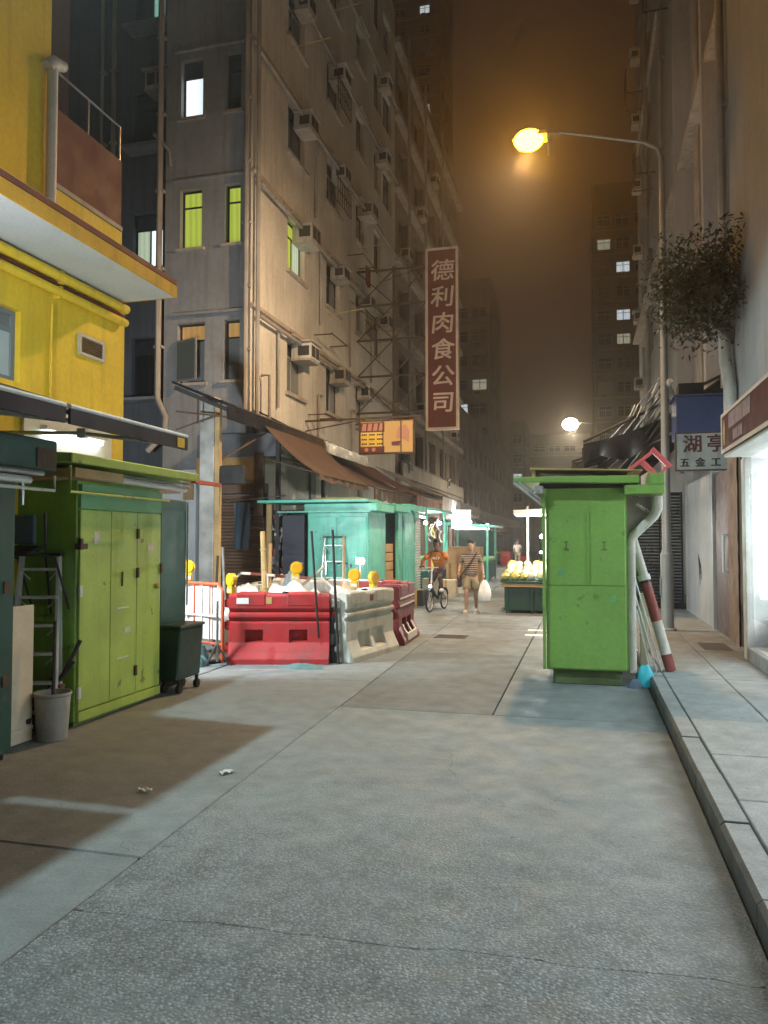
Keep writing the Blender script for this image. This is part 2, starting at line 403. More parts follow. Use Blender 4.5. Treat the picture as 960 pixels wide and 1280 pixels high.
K['black'] = paint('black_rubber', (.016,.016,.017), .7, var=.2)
K['denim'] = paint('blue_grey_cloth', (.075,.11,.16), .85, var=.2, bump=.3, bscale=20)
K['bucket'] = paint('grey_bucket_plastic', (.30,.29,.26), .6, var=.15, dirt=.5, bump=.1)
K['cardboard'] = paint('cardboard', (.40,.26,.14), .85, var=.15, dirt=.2)
K['sack'] = paint('teal_sack_cloth', (.10,.19,.19), .85, var=.25, scale=5, bump=.5, bscale=14)
K['conc_post'] = paint('stained_concrete_post', (.36,.36,.35), .85, var=.3, scale=2.5, dirt=.6, dcol=(.10,.105,.10), dscale=3, bump=.25)
K['blue'] = paint('blue_sheet_metal', (.055,.085,.20), .5, var=.12, dirt=.2)
K['cyan'] = paint('cyan_plastic_bag', (.03,.42,.55), .35, var=.15, bump=.4, bscale=16)
K['pink'] = paint('pink_stool_plastic', (.68,.13,.14), .4, var=.06)
K['leaf'] = paint('evergreen_leaf', (.04,.043,.018), .6, var=.4, scale=9, fine=0)
K['bark'] = paint('pale_bark', (.09,.075,.06), .85, var=.25, bump=.3)
K['white_tile'] = paint('white_shop_wall', (.85,.86,.86), .35, var=.03)
K['lamp_grey'] = paint('lamp_post_paint', (.30,.30,.29), .5, .2, var=.15, streak=.25)
K['paper'] = paint('white_litter_paper', (.7,.7,.68), .8, var=.1)
K['clear'] = clear_glass('shop_glass')
K['sodium'] = glow('sodium_bowl', (1, .40, .006), 130)
K['lampwhite'] = glow('warm_white_bowl', (1, .82, .55), 90)
K['tube'] = glow('fluorescent_tube', (.9,.97,1), 14)
K['bulb'] = glow('white_led_bulb', (.97,1,.95), 30)
# ================================================================== ground, road, pavement
m = MB(); m.box((-80,-20,-.4), (80,200,-.035)); struct('ground', m, K['ground'])
road = MB(); road.box((-4.62,-8,-.034), (.69,160,-.03)); road = struct('road', road, K['ground'])
JX = lambda y: -2.13 - .034*min(y, 30)
def slab(poly, mat, parent, top=0.0, name='slab', bev=.008):
    b = MB(); b.prism(poly, 'z', top-.028 if top < .05 else top-.05, top); return put(name, b, mat, parent, bevel=bev)
g = .006
def bay(xa, xb, y0, y1, mat):
    fa = xa if callable(xa) else (lambda y: xa); fb = xb if callable(xb) else (lambda y: xb)
    slab([(fa(y0)+g, y0+g), (fb(y0)-g, y0+g), (fb(y1)-g, y1-g), (fa(y1)+g, y1-g)], mat, road)
yl = [-7, -1, 3.62, 8.75, 14.2, 20, 27, 36, 48, 64, 90, 140]
for a, b in zip(yl, yl[1:]): bay(-4.6, JX, a, b, K['road2'])
bay(JX, .69, -7, -2, K['road'])
rj = random.Random(4); jag = [(JX(3.1)+(.69-JX(3.1))*i/26, 3.05+.12*i/26+rj.uniform(-.018,.018)) for i in range(27)]
slab([(JX(-2)+g,-2+g),(.69-g,-2+g)] + [(x if 0 < i < 26 else (JX(3.1)+g if i == 0 else .69-g), y-.001-(.004 if i % 7 == 0 else 0)) for i, (x, y) in reversed(list(enumerate(jag)))], K['road'], road, bev=.003)
slab([(x if 0 < i < 26 else (JX(3.1)+g if i == 0 else .69-g), y+.001+(.003 if i % 6 == 0 else 0)) for i, (x, y) in enumerate(jag)] + [(.69-g,7.36-g),(JX(7.36)+g,7.36-g)], K['road'], road, bev=.003)
ym = [7.36, 11.2, 14.6, 19, 25, 33, 44, 60, 90, 140]
for a, b in zip(ym, ym[1:]): bay(JX, -.86, a, b, K['road3'] if a < 8 else K['road2']); bay(-.86, .69, a, b, K['road2'])

side = MB(); side.box((-16,-8,-.034), (-4.63,160,-.03)); side = struct('side_lane_paving', side, K['ground'])
for a, b in zip(yl, yl[1:]):
    for xa, xb in ((-16,-10.5), (-10.5,-7.0), (-7.0,-4.62)):
        slab([(xa+g,a+g),(xb-g,a+g),(xb-g,b-g),(xa+g,b-g)], K['road2'], side)

pave = MB(); pave.box((.86,-8,-.034), (9,160,.07)); pave = struct('pavement', pave, K['ground'])
y = -2.0; rnd = random.Random(3)
while y < 26:
    l = rnd.choice([.92,1.0,1.15]); 
    x = .865
    for w in (.63, .62, .62):
        slab([(x+.004,y+.004),(x+w-.004,y+.004),(x+w-.004,y+l-.004),(x+.004,y+l-.004)], K['flag'], pave, .12+rnd.uniform(-.004,.004), 'paving_slab', .006); x += w
    y += l
m = MB(); m.box((.865,26,.07),(9,160,.118)); put('far_paving', m, K['flag'], pave)
kerb = MB(); kerb.box((.705,-8,-.034), (.85,160,.06)); kerb = struct('kerb', kerb, K['ground'])
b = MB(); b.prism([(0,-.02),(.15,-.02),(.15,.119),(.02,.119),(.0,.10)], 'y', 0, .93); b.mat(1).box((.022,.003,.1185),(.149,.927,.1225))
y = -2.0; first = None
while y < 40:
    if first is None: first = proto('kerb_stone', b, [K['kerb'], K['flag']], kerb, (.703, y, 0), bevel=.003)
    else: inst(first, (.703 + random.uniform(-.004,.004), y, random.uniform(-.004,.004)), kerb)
    y += .94
# small marks and covers on the road
t = thing('drain_cover', 'rusty slotted drain cover set in the road before the cyclist', 'drain cover', (-2.23,13.15,0))
m = MB(); m.box((-2.5,12.95,.0),(-1.96,13.0,.008)); m.box((-2.5,13.33,0),(-1.96,13.38,.008)); m.box((-2.5,13.0,0),(-2.45,13.33,.008)); m.box((-2.01,13.0,0),(-1.96,13.33,.008)); put('frame', m, K['rust'], t)
sl = MB(); sl.box((0,0,0),(.02,.33,.006)); f0 = proto('slat', sl, K['rust'], t, (-2.43,13.0,.001))
for i in range(1, 11): inst(f0, (-2.43+i*.04,13.0,.001), t)
m = MB(); m.box((-2.45,13.0,.0005),(-2.01,13.33,.001)); put('pit_shade_sheet', m, K['black'], t)  # flat black sheet stands for the shade inside the drain
for i, (yy, lab) in enumerate(((13.6,'nearer of two white painted bars on the road past the green cabinet'), (14.35,'farther of two white painted bars on the road past the green cabinet'))):
    m = MB(); m.box((-1.02,yy,.0),(-.28,yy+.24,.004)); o = put('road_bar', m, K['white_paint']); o.location.z = .0005; tag(o, lab, 'road marking', 'white bars on the road')
def litter(x, y, s, rz, lab):
    m = MB(); m.grid(lambda u, v: ((u-.5)*s, (v-.5)*s*.5, .004 + .02*abs(math.sin(5*u+2*v)) ), 5, 3)
    o = put('paper_scrap', m, K['paper'], thick=.002); o.location = (x,y,.003); o.rotation_euler = (0,0,rz); tag(o, lab, 'litter', 'paper scraps on the road')
litter(-2.81,4.55,.09,.2,'white paper scrap on the brown shaded road, nearer the camera')
litter(-2.47,5.05,.10,1.0,'white paper scrap at the edge of the shade, farther up the road')
m = MB(); m.box((1.62,11.6,.121),(2.0,12.4,.127)); o = put('manhole_cover', m, K['kerb']); tag(o, 'dark rectangular cover set in the pavement beyond the shop', 'manhole cover')

# ================================================================== facades
def holes(mb, O, ux, nrm, W, H, hs, depth=.2, rev_mat=None):
    """outer skin of a wall (W x H from O along ux and z) with rectangular openings and their reveals"""
    O = Vector(O); ux = Vector(ux); nz = Vector((0,0,1)); n = Vector(nrm)
    As = sorted({0, W, *[round(h[0],4) for h in hs], *[round(h[1],4) for h in hs]})
    Bs = sorted({0, H, *[round(h[2],4) for h in hs], *[round(h[3],4) for h in hs]})
    As = [a for a in As if 0 <= a <= W]; Bs = [q for q in Bs if 0 <= q <= H]
    P = lambda a, q, d=0: O + ux*a + nz*q - n*d
    for a0, a1 in zip(As, As[1:]):
        for b0, b1 in zip(Bs, Bs[1:]):
            ca, cb = (a0+a1)/2, (b0+b1)/2
            if any(h[0] < ca < h[1] and h[2] < cb < h[3] for h in hs): continue
            mb.add([P(a0,b0),P(a1,b0),P(a1,b1),P(a0,b1)], [(0,1,2,3)])
    for h in hs:
        a0,a1,b0,b1 = h[:4]
        for (p,q,r_,s_) in (((a0,b0),(a1,b0),0,0),((a1,b0),(a1,b1),0,0),((a1,b1),(a0,b1),0,0),((a0,b1),(a0,b0),0,0)):
            mb.add([P(*p),P(*q),P(*q,depth),P(*p,depth)], [(0,1,2,3)])
    return mb
def rectbox(mb, O, ux, nrm, a0, a1, b0, b1, d0, d1):
    O = Vector(O); ux = Vector(ux); n = Vector(nrm)
    vs = []
    for d in (d0, d1):
        for a, q in ((a0,b0),(a1,b0),(a1,b1),(a0,b1)): vs.append(O + ux*a + Vector((0,0,q)) + n*d)
    return mb.add(vs, [(0,1,2,3),(7,6,5,4),(0,4,5,1),(1,5,6,2),(2,6,7,3),(3,7,4,0)])
def window(bld, O, ux, nrm, h, pane_mat, frame_mat, style=0, depth=.14):
    """a window unit inside opening h of a facade: frame with mullion and top light, and its panes"""
    a0,a1,b0,b1 = h[:4]; W = a1-a0; H = b1-b0; t = .05; f = MB()
    R_ = lambda *q: rectbox(f, O, ux, nrm, *q, -depth-.05, -depth)
    R_(a0,a0+t,b0,b1); R_(a1-t,a1,b0,b1); R_(a0+t,a1-t,b0,b0+t); R_(a0+t,a1-t,b1-t,b1)
    tl = b1 - H*.28; xs = []
    if style == 0:      # top light over two casements
        R_(a0+t,a1-t,tl-.02,tl+.02); xm = (a0+a1)/2; R_(xm-.02,xm+.02,b0+t,tl-.02)
        panes = [(a0+t,xm-.02,b0+t,tl-.02),(xm+.02,a1-t,b0+t,tl-.02),(a0+t,a1-t,tl+.02,b1-t)]
    elif style == 1:    # top light over one casement
        R_(a0+t,a1-t,tl-.02,tl+.02); panes = [(a0+t,a1-t,b0+t,tl-.02),(a0+t,a1-t,tl+.02,b1-t)]
    else:
        x1 = a0+W/3; x2 = a0+2*W/3; R_(x1-.02,x1+.02,b0+t,b1-t); R_(x2-.02,x2+.02,b0+t,b1-t)
        panes = [(a0+t,x1-.02,b0+t,b1-t),(x1+.02,x2-.02,b0+t,b1-t),(x2+.02,a1-t,b0+t,b1-t)]
    w = put('window', f, frame_mat, bld)
    pm = pane_mat if isinstance(pane_mat, (list, tuple)) else [pane_mat]*len(panes)
    for i, (p0,p1,q0,q1) in enumerate(panes):
        q = MB(); rectbox(q, O, ux, nrm, p0,p1,q0,q1,-depth-.035,-depth-.02); put('pane', q, pm[i % len(pm)], w)
    return w
AC = {}
NRSIDE = lambda nrm: nrm[0] > .5 or nrm[1] < -.5
def aircon(bld, O, ux, nrm, a, z, w=.64, h=.42, p=.42):
    """box air conditioner on its bracket; ux runs along the wall"""
    key = (tuple(ux), round(w,2))
    if key not in AC:
        ux_ = Vector(ux); n = Vector(nrm); Z = (0,0,0)
        b = MB(); rectbox(b, Z, ux_, n, 0, w, 0, h, -.1, p)
        g1 = MB()
        for k in range(2): rectbox(g1, Z, ux_, n, .06+k*(w/2-.02), w/2-.02+k*(w/2-.03), .06, h-.06, p, p+.012)
        for k in range(3):      # side louvres
            pass
        s = MB(); rectbox(s, Z, ux_, n, -.012 if NRSIDE(nrm) else w, 0 if NRSIDE(nrm) else w+.012, .08, h-.08, .08, p-.05)
        br = MB(); rectbox(br, Z, ux_, n, -.03, w+.03, -.06, -.0, -.1, p-.02)
        hd = MB(); rectbox(hd, Z, ux_, n, -.08, w+.08, h+.02, h+.06, -.1, p+.06)
        def mk(nm, q, mt): me = mesh_of(q, nm); me.materials.append(mt); return me
        AC[key] = (mk('air_conditioner', b, K['ac']), mk('fan_grille', g1, K['acdark']), mk('side_louvre', s, K['acdark']), mk('bracket', br, K['ledge']), mk('hood', hd, K['ledge']))
    ms = AC[key]
    loc = Vector(O) + Vector(ux)*a + Vector((0,0,z)) - off_of(bld)
    o = bpy.data.objects.new('air_conditioner', ms[0]); COL.objects.link(o); o.parent = bld; o.location = loc
    for k, nm in ((1,'fan_grille'),(2,'side_louvre'),(3,'bracket'),(4,'hood')):
        if k == 4 and random.random() < .4: continue
        c = bpy.data.objects.new(nm, ms[k]); COL.objects.link(c); c.parent = o
    return o

LIT_LIME = curtain_glow('lit_lime_curtain', (.62,.74,.10), .62)
LIT_PALE = curtain_glow('lit_pale_curtain', (.70,.85,.62), .6)
LIT_WHITE = curtain_glow('lit_white_room', (.85,.97,1), 1.35, 7)
LIT_WARM = curtain_glow('lit_amber_blind', (.75,.42,.14), .45)
LIT_TEAL = curtain_glow('lit_teal_curtain', (.35,.75,.62), .5)

# ------------------------------------------------------------------ left tenement beyond the side lane
TX, TY0, TY1, TH = -7.5, 16.4, 30.6, 24.0
ten = thing('tenement_building', 'grime-streaked cream tenement with air conditioners behind the teal stalls', 'building', (-9,23,0))
O = (TX, TY0, 0); UX = (0,1,0); NR = (1,0,0)
FL = [4.0, 7.25, 10.45, 13.6, 16.75, 19.9]
hs = []; wins = []
for k, z in enumerate(FL):
    for c, (y0, y1) in enumerate(((2.3,3.55),(5.45,6.75),(8.55,9.55))):
        h = (y0, y1, z+1.55, z+2.98); hs.append(h); wins.append((k,c,h))
    if k > 0:
        h = (10.9, 11.9, z+1.3, z+2.9); hs.append(h); wins.append((k,3,h))
    if k >= 3:
        h = (12.25, 13.6, z+1.25, z+2.75); hs.append(h); wins.append((k,4,h))
m = MB(); holes(m, O, UX, NR, TY1-TY0, TH, hs, .24)
# far end, roof and back of the block
m.add([(TX,TY1,0),(TX-4,TY1,0),(TX-4,TY1,TH),(TX,TY1,TH)], [(0,1,2,3)]); m.add([(TX,TY0,TH),(TX,TY1,TH),(TX-4,TY1,TH),(TX-4,TY0,TH)], [(0,1,2,3)])
put('wall', m, K['render'], ten, recalc=False)
random.seed(11)
for k, c, h in wins:
    pm = [K['glass'], K['glass_grey'], K['glass']]
    if (k, c) == (1, 0): pm = [LIT_LIME, LIT_PALE, LIT_LIME]
    if (k, c) == (1, 2): pm = [LIT_TEAL, K['glass_grey'], K['glass']]
    if (k, c) == (2, 3): pm = [LIT_PALE, K['glass'], K['glass']]
    if (k, c) == (0, 0): pm = [K['glass_grey'], K['glass_grey'], K['glass']]
    window(ten, O, UX, NR, h, pm, K['frame_dark'] if (k+c) % 3 else K['frame_alu'], 0)
    if c < 4 and not (k > 1 and random.random() < .25):
        ac_ = aircon(ten, O, UX, NR, (h[0]+.62 if c < 3 else h[1]-.35)+(random.uniform(-.2,.15) if k != 1 else 0), h[3]-.42+.02*c+(random.uniform(-.22,.1) if k > 1 else 0)); q_ = random.uniform(.85,1.1); ac_.scale = (q_, q_, random.uniform(.88,1.12))
    if c < 3 and (k*3+c) in (5,7,10,12,16):       # window cages and washing poles
        q = MB()
        for i_ in range(7): rectbox(q, O, UX, NR, h[0]-.02+i_*(h[1]-h[0]+.04)/6-.012, h[0]-.02+i_*(h[1]-h[0]+.04)/6+.012, h[2]-.05, h[2]+.75, .36, .385)
        for z_ in (h[2]-.05, h[2]+.35, h[2]+.73): rectbox(q, O, UX, NR, h[0]-.04, h[1]+.04, z_, z_+.025, .34, .36)
        put('window_cage', q, K['rust'], ten)
    if c < 3 and (k*3+c) in (4,8,9,13):
        q = MB(); q.tube([(TX,TY0+h[0]+.2,h[2]-.25),(TX+1.1,TY0+h[0]+.2,h[2]-.15)], .014, 6); put('washing_pole', q, K['bamboo'], ten)
    if c < 3:
        q = MB(); rectbox(q, O, UX, NR, h[0]-.12, h[1]+.12, h[2]-.09, h[2], .001, .09); put('sill', q, K['ledge'], ten)
        if random.random() < .7:
            q = MB(); rectbox(q, O, UX, NR, h[0]-.08, h[1]+.08, h[3]+.03, h[3]+.08, .001, .22); put('window_hood', q, K['ledge'], ten)
for z in FL:            # floor ledges and the service pipes clipped under them
    q = MB(); rectbox(q, O, UX, NR, .0, 12.0 if z > 12 else 14.2, z-.13, z-.02, .001, .10); put('floor_ledge', q, K['ledge'], ten, bevel=.015)
    q = MB(); q.tube([(TX+.16,TY0+.15,z-.3),(TX+.16,TY0+14,z-.3)], .05); put('service_pipe', q, K['pipe'], ten, smooth=True)
for yy, z0, z1 in ((1.55,5.0,7.0),(4.75,8.0,10.2),(4.6,4.6,5.9),(7.9,4.3,6.0),(7.7,7.4,9.6),(4.3,11.0,13.1),(10.3,7.4,9.4)):
    q = MB(); q.tube([(TX+.07,TY0+yy,z0),(TX+.07,TY0+yy,z1),(TX+.07,TY0+yy+.35,z1+.02)], .035, 7); put('branch_pipe', q, K['pipe'], ten, smooth=True)
for yy, zz, l in ((4.4,7.6,1.4),(7.4,5.6,1.1),(7.6,11.1,1.3),(3.9,5.2,.8)):
    q = MB(); q.bar((TX,TY0+yy,zz),(TX+.55,TY0+yy,zz),.03,.03); q.bar((TX,TY0+yy+l,zz),(TX+.55,TY0+yy+l,zz),.03,.03); q.bar((TX+.55,TY0+yy-.1,zz),(TX+.55,TY0+yy+l+.1,zz),.025,.025); put('drying_rack', q, K['rust'], ten)
# corner downpipes
q = MB(); q.tube([(TX+.13,TY0+.12,3.9),(TX+.13,TY0+.12,TH)], .055); put('downpipe', q, K['pipe'], ten, smooth=True)
q = MB(); q.tube([(TX-.08,TY0-.09,4.1),(TX-.08,TY0-.09,TH)], .065)
for z in (4.6,6.1,7.6,9.1,10.6,12.1,13.6,15.1): q.cbox((TX-.08,TY0-.06,z),(.2,.12,.05))
put('downpipe', q, K['pipe'], ten, smooth=True)
q = MB(); q.tube([(TX+.06,TY0+.5,5.6),(TX+.28,TY0+.5,5.6),(TX+.28,TY0+.5,4.2)], .04); put('branch_pipe', q, K['pipe'], ten, smooth=True)
# side wall that faces the camera
SO = (-9.75, TY0, 0); SU = (1,0,0); SN = (0,-1,0); SW = 2.25
shs = []; sw = []
for k, z in enumerate(FL):
    h = (.40,.98,z+1.40,z+2.85) if k else (.36,1.08,z+1.40,z+2.85)
    g2 = (1.58,1.98,z+1.42,z+2.86); shs += [h,g2]; sw += [(k,0,h),(k,1,g2)]
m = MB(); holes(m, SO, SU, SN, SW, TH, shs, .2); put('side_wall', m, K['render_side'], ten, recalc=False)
for k, c, h in sw:
    pm = [K['glass'], K['glass']]
    if k == 1: pm = [LIT_LIME, LIT_LIME]
    if (k,c) == (2,0): pm = [LIT_WHITE, K['glass']]
    if k == 0: pm = [K['glass_grey'], LIT_WARM]
    window(ten, SO, SU, SN, h, pm, K['frame_dark'], 1)
    q = MB(); rectbox(q, SO, SU, SN, h[0]-.08, h[1]+.08, h[2]-.07, h[2], .001, .07); put('sill', q, K['ledge'], ten)
for z in FL[:5]:
    q = MB(); rectbox(q, SO, SU, SN, .25, 2.12, z+3.02, z+3.09, .001, .09); put('side_ledge', q, K['render_side'], ten, bevel=.01)
# open casement at first floor
q = MB(); q.bar((-9.39,TY0-.02,5.46),(-9.39,TY0-.02,6.4),.04,.04); q.bar((-9.39,TY0-.02,6.4),(-8.78,TY0-.22,6.4),.04,.04); q.bar((-8.78,TY0-.22,6.4),(-8.78,TY0-.22,5.46),.04,.04); q.bar((-8.78,TY0-.22,5.46),(-9.39,TY0-.02,5.46),.04,.04)
cs = put('casement', q, K['frame_alu'], ten)
q = MB(); q.add([(-9.38,TY0-.03,5.48),(-8.79,TY0-.215,5.48),(-8.79,TY0-.215,6.38),(-9.38,TY0-.03,6.38)], [(0,1,2,3)]); put('pane', q, glassy('frosted_pane', (.05,.055,.05), .4), cs, thick=.01)
# recessed light-well wing left of the pipe
WO = (-13.2, TY0+.9, 0); whs = []
for k, z in enumerate(FL): whs += [(2.0,2.85,z+1.35,z+2.85)]
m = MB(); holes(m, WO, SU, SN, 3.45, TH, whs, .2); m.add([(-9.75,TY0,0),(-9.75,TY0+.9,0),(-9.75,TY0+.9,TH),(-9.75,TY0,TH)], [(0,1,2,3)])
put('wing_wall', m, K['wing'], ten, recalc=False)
for k, h in enumerate(whs):
    window(ten, WO, SU, SN, h, [LIT_PALE, LIT_WHITE, K['glass']] if k == 1 else ([K['glass'], LIT_TEAL, K['glass_grey']] if k == 3 else K['glass']), K['frame_dark'], 0)
    if k in (2,4): aircon(ten, WO, SU, SN, h[0]+.55, h[3]-.2, .6)
    q = MB(); rectbox(q, WO, SU, SN, h[0]-.1, h[1]+.3, h[2]-.2, h[2]-.12, .001, .5); put('drip_shelf', q, K['render_side'], ten)
for x, r in ((-9.85,.075),(-11.75,.06),(-12.1,.045)):
    q = MB(); yb = TY0+.0-.1 if x > -10 else TY0+.78
    z0 = 5.1 if x > -10 else 3
    pts = [(x,yb,TH),(x,yb,z0)]
    if x > -10: pts += [(x+.02,yb,5.0),(x+.22,yb,4.6),(x+.2,yb,4.2),(x-.25,yb,3.8)]
    q.tube(pts, r, 9)
    for z in (6.3,8.2,10.1,12,13.9): q.cbox((x,yb+.04,z),(.22,.14,.06))
    put('soil_pipe', q, K['pipe'], ten, smooth=True)
q = MB(); q.tube([(-10.0,TY0-.12,11.5),(-9.85,TY0-.12,11.35),(-9.62,TY0-.05,11.05),(-9.6,TY0-.03,10.7)], .045, 7); put('branch_pipe', q, K['pipe'], ten, smooth=True)
# red cloth hung from the facade, laundry
q = MB(); q.grid(lambda u, v: (TX+.45+.03*math.sin(9*u), TY0+8.2+.55*u, 10.95-.65*v), 8, 4); o = put('red_cloth', q, K['sign_red'], thick=.01); tag(o, 'dark red cloth hanging out below a tenement window', 'cloth')
# street-level shop bays under the tenement
m = MB(); rectbox(m, O, UX, NR, 0, .35, 0, 3.86, .001, .06); rectbox(m, O, UX, NR, 4.0, 4.4, 0, 3.86, .001, .06); rectbox(m, O, UX, NR, 8.8, 9.2, 0, 3.86, .001, .06); put('shop_pier', m, K['conc_post'], ten)

# ------------------------------------------------------------------ next tenement along the left side
t2 = thing('balcony_tenement', 'brown tenement with dark balcony bands next past the cream one', 'building', (-9.5,40,0))
O2 = (-7.6, 30.65, 0); hs = []
for k in range(6):
    z = 4.2 + 3.1*k
    for y0 in (1.0,4.2,7.4,10.6,13.8): hs.append((y0,y0+2.0,z+.95,z+2.5))
m = MB(); holes(m, O2, UX, NR, 17.2, 24, hs, .5); m.add([(-7.6,30.65,24),(-11,30.65,24),(-11,47.85,24),(-7.6,47.85,24)], [(0,1,2,3)]); m.add([(-7.6,47.85,0),(-11,47.85,0),(-11,47.85,24),(-7.6,47.85,24)], [(0,1,2,3)])
put('wall', m, K['render_dark'], t2, recalc=False)
random.seed(21)
for i, h in enumerate(hs):
    window(t2, O2, UX, NR, h, random.choice([K['glass'],K['glass'],K['glass_grey']]), K['frame_dark'], 2, .3)
    if i % 3 == 0: aircon(t2, O2, UX, NR, h[0]+.3, h[2]-.55)
for k in range(7):
    q = MB(); rectbox(q, O2, UX, NR, 0, 17.2, 4.2+3.1*k-.2, 4.2+3.1*k+.05, .001, .3); put('balcony_ledge', q, K['ledge'], t2)
q = MB(); rectbox(q, O2, UX, NR, .3, 16.8, 4.3, 4.9, .302, .36); put('first_floor_parapet', q, K['ledge'], t2)
for yy in (1.6,5.2,9.9): 
    q = MB(); q.tube([(-7.25,30.65+yy,5),(-7.25,30.65+yy,23.8)], .06); put('downpipe', q, K['pipe'], t2, smooth=True)

# ------------------------------------------------------------------ far blocks
def far_block(name, label, x0, x1, y0, d, h, cols, z0, dz, nfl, lit, mat, group=None, ww=1.5, wh=1.4, sidewin=True, sgn=1):
    t = thing(name, label, 'building', ((x0+x1)/2, y0+d/2, 0), group=group)
    Of = (x0, y0, 0); hs = []
    for k in range(nfl):
        for c in cols: hs.append((c, c+ww, z0+dz*k, z0+dz*k+wh))
    m = MB(); holes(m, Of, (1,0,0), (0,-1,0), x1-x0, h, hs, .3)
    xs = x1 if sgn > 0 else x0
    m.add([(x0,y0,h),(x1,y0,h),(x1,y0+d,h),(x0,y0+d,h)], [(0,1,2,3)])
    Os = (xs, y0, 0); ss = []
    for k in range(nfl):
        for c in (2.0, 6.0): ss.append((c, c+1.6, z0+dz*k, z0+dz*k+wh))
    holes(m, Os, (0,1,0), (sgn,0,0), d, h, ss, .3)
    put('wall', m, mat, t, recalc=False)
    fr = MB(); n_ = (0,-1,0)
    a, W, H = 0, ww, wh
    for q in ((0,.07,0,H),(W-.07,W,0,H),(W/2-.04,W/2+.04,0,H),(.07,W-.07,0,.07),(.07,W-.07,H-.07,H),(.07,W-.07,H*.66,H*.66+.06)): rectbox(fr, (0,0,0), (1,0,0), n_, *q, -.25, -.18)
    pa = MB(); rectbox(pa, (0,0,0), (1,0,0), n_, .07,W-.07,.07,H-.07, -.24, -.22)
    gr = MB()
    for q in range(7): rectbox(gr, (0,0,0), (1,0,0), n_, W*(q+.5)/7-.02, W*(q+.5)/7+.02, -.1, H*.55, .15, .2)
    rectbox(gr, (0,0,0), (1,0,0), n_, 0, W, H*.55, H*.55+.05, .15, .2); rectbox(gr, (0,0,0), (1,0,0), n_, 0, W, -.15, -.1, .0, .2)
    fm = mesh_of(fr, 'window'); fm.materials.append(K['frame_alu']); gm = mesh_of(gr, 'window_grille'); gm.materials.append(K['frame_alu'])
    pm = {}
    def pane_mesh(mt):
        if mt.name not in pm: me = mesh_of(pa, 'pane'); me.materials.append(mt); pm[mt.name] = me
        return pm[mt.name]
    for i, h_ in enumerate(hs):
        o = bpy.data.objects.new('window', fm); COL.objects.link(o); o.parent = t; o.location = Vector(Of)+Vector((h_[0],0,h_[2]))-off_of(t)
        p = bpy.data.objects.new('pane', pane_mesh(lit.get(i, K['glass_grey'] if (i*7) % 5 == 0 else K['glass']))); COL.objects.link(p); p.parent = o
        if (i*5) % 3 == 0: g_ = bpy.data.objects.new('window_grille', gm); COL.objects.link(g_); g_.parent = o
        if (i*3) % 4 == 1: aircon(t, Of, (1,0,0), (0,-1,0), h_[0]+ww*.2, h_[2]-.6, .7)
    for k in range(nfl):
        q = MB(); rectbox(q, Of, (1,0,0), (0,-1,0), 0, x1-x0, z0+dz*k-.75, z0+dz*k-.55, .001, .12); put('floor_ledge', q, K['ledge'], t)
    for xx in (x1-.4, x0+.25):
        q = MB(); q.tube([(xx,y0-.12,3),(xx,y0-.12,h)], .09, 6); put('downpipe', q, K['pipe'], t, smooth=True)
    return t
W_ = curtain_glow('far_lit_white', (.8,.9,.95), .75, 9); Wp = curtain_glow('far_lit_pale', (.75,.75,.55), .4, 9)
far_block('slab_block', 'narrow grey-brown block with barred windows beyond the red vertical sign', -19, -11.1, 95, 12, 34.5, (3.2,5.6), 5.2, 3.05, 9, {8: W_, 3: Wp, 11: Wp}, K['far_pale'], ww=1.9, sgn=1)
far_block('slab_block', 'low dark block behind the narrow barred one at the street end', -11, -8.6, 118, 12, 20, (.6,), 4.5, 3.0, 5, {2: W_}, K['far_wall'], ww=1.4)
far_block('tower_block', 'tall dark tower with a few lit windows at the street end near the lamp post', 1.3, 9.5, 100, 14, 47, (.6,2.9,5.2), 5.0, 3.05, 13, {7: W_, 22: Wp, 25: W_, 31: W_, 33: Wp}, K['far_wall'], ww=1.7, sgn=-1)
far_block('tower_block', 'very tall unlit tower showing a few windows above the cream tenement', -40, -20.5, 112, 12, 92, (4.5,8.5,12.5,16.4), 20.0, 3.1, 23, {63: Wp, 66: W_, 83: W_, 87: W_}, K['far_wall'], ww=1.6, sgn=1)
far_block('podium_block', 'low wide building with a lit strip window closing the street end', -8.6, 1.2, 128, 20, 19, (.7,3.1,5.5,7.6), 6.0, 3.4, 4, {0: LIT_TEAL, 1: LIT_TEAL, 2: LIT_TEAL, 3: LIT_TEAL}, K['far_wall'], ww=1.9, wh=1.0, sgn=1)

# ------------------------------------------------------------------ right-hand tall building
rb = thing('concrete_tower', 'tall pale plain-walled block above the bright shop with downpipes', 'building', (5,8,0))
m = MB(); m.box((2.4,-6,3.25),(8,13.9,32)); put('wall', m, K['render_right'], rb)
q = MB()
for p in (((2.36,11.9,9.6),(2.399,12.02,32)),((2.36,10.0,9.6),(2.399,11.899,9.72)),((2.36,6,9.6),(2.399,9.999,9.72))): q.box(*p)
put('raised_frame', q, K['ledge'], rb, bevel=.01)
q = MB(); q.tube([(2.3,13.75,4.2),(2.3,13.75,32)], .07)
for z in (5,7,9,11,13,15): q.cbox((2.35,13.75,z),(.12,.22,.06))
put('downpipe', q, K['pipe'], rb, smooth=True)
q = MB(); q.tube([(2.28,13.2,3.3),(2.28,13.2,4.1),(2.26,13.45,4.6),(2.26,13.5,5.4),(2.3,13.62,5.9)], [.1,.1,.1,.095,.08], 9); put('stained_stack_pipe', q, K['pvc'], rb, smooth=True)
r2 = thing('ribbed_tower', 'tall block with recessed windows and pipe shafts behind the lamp post', 'building', (5,26,0))
O3 = (2.75, 40, 0); UR = (0,-1,0); NL = (-1,0,0); hs = []
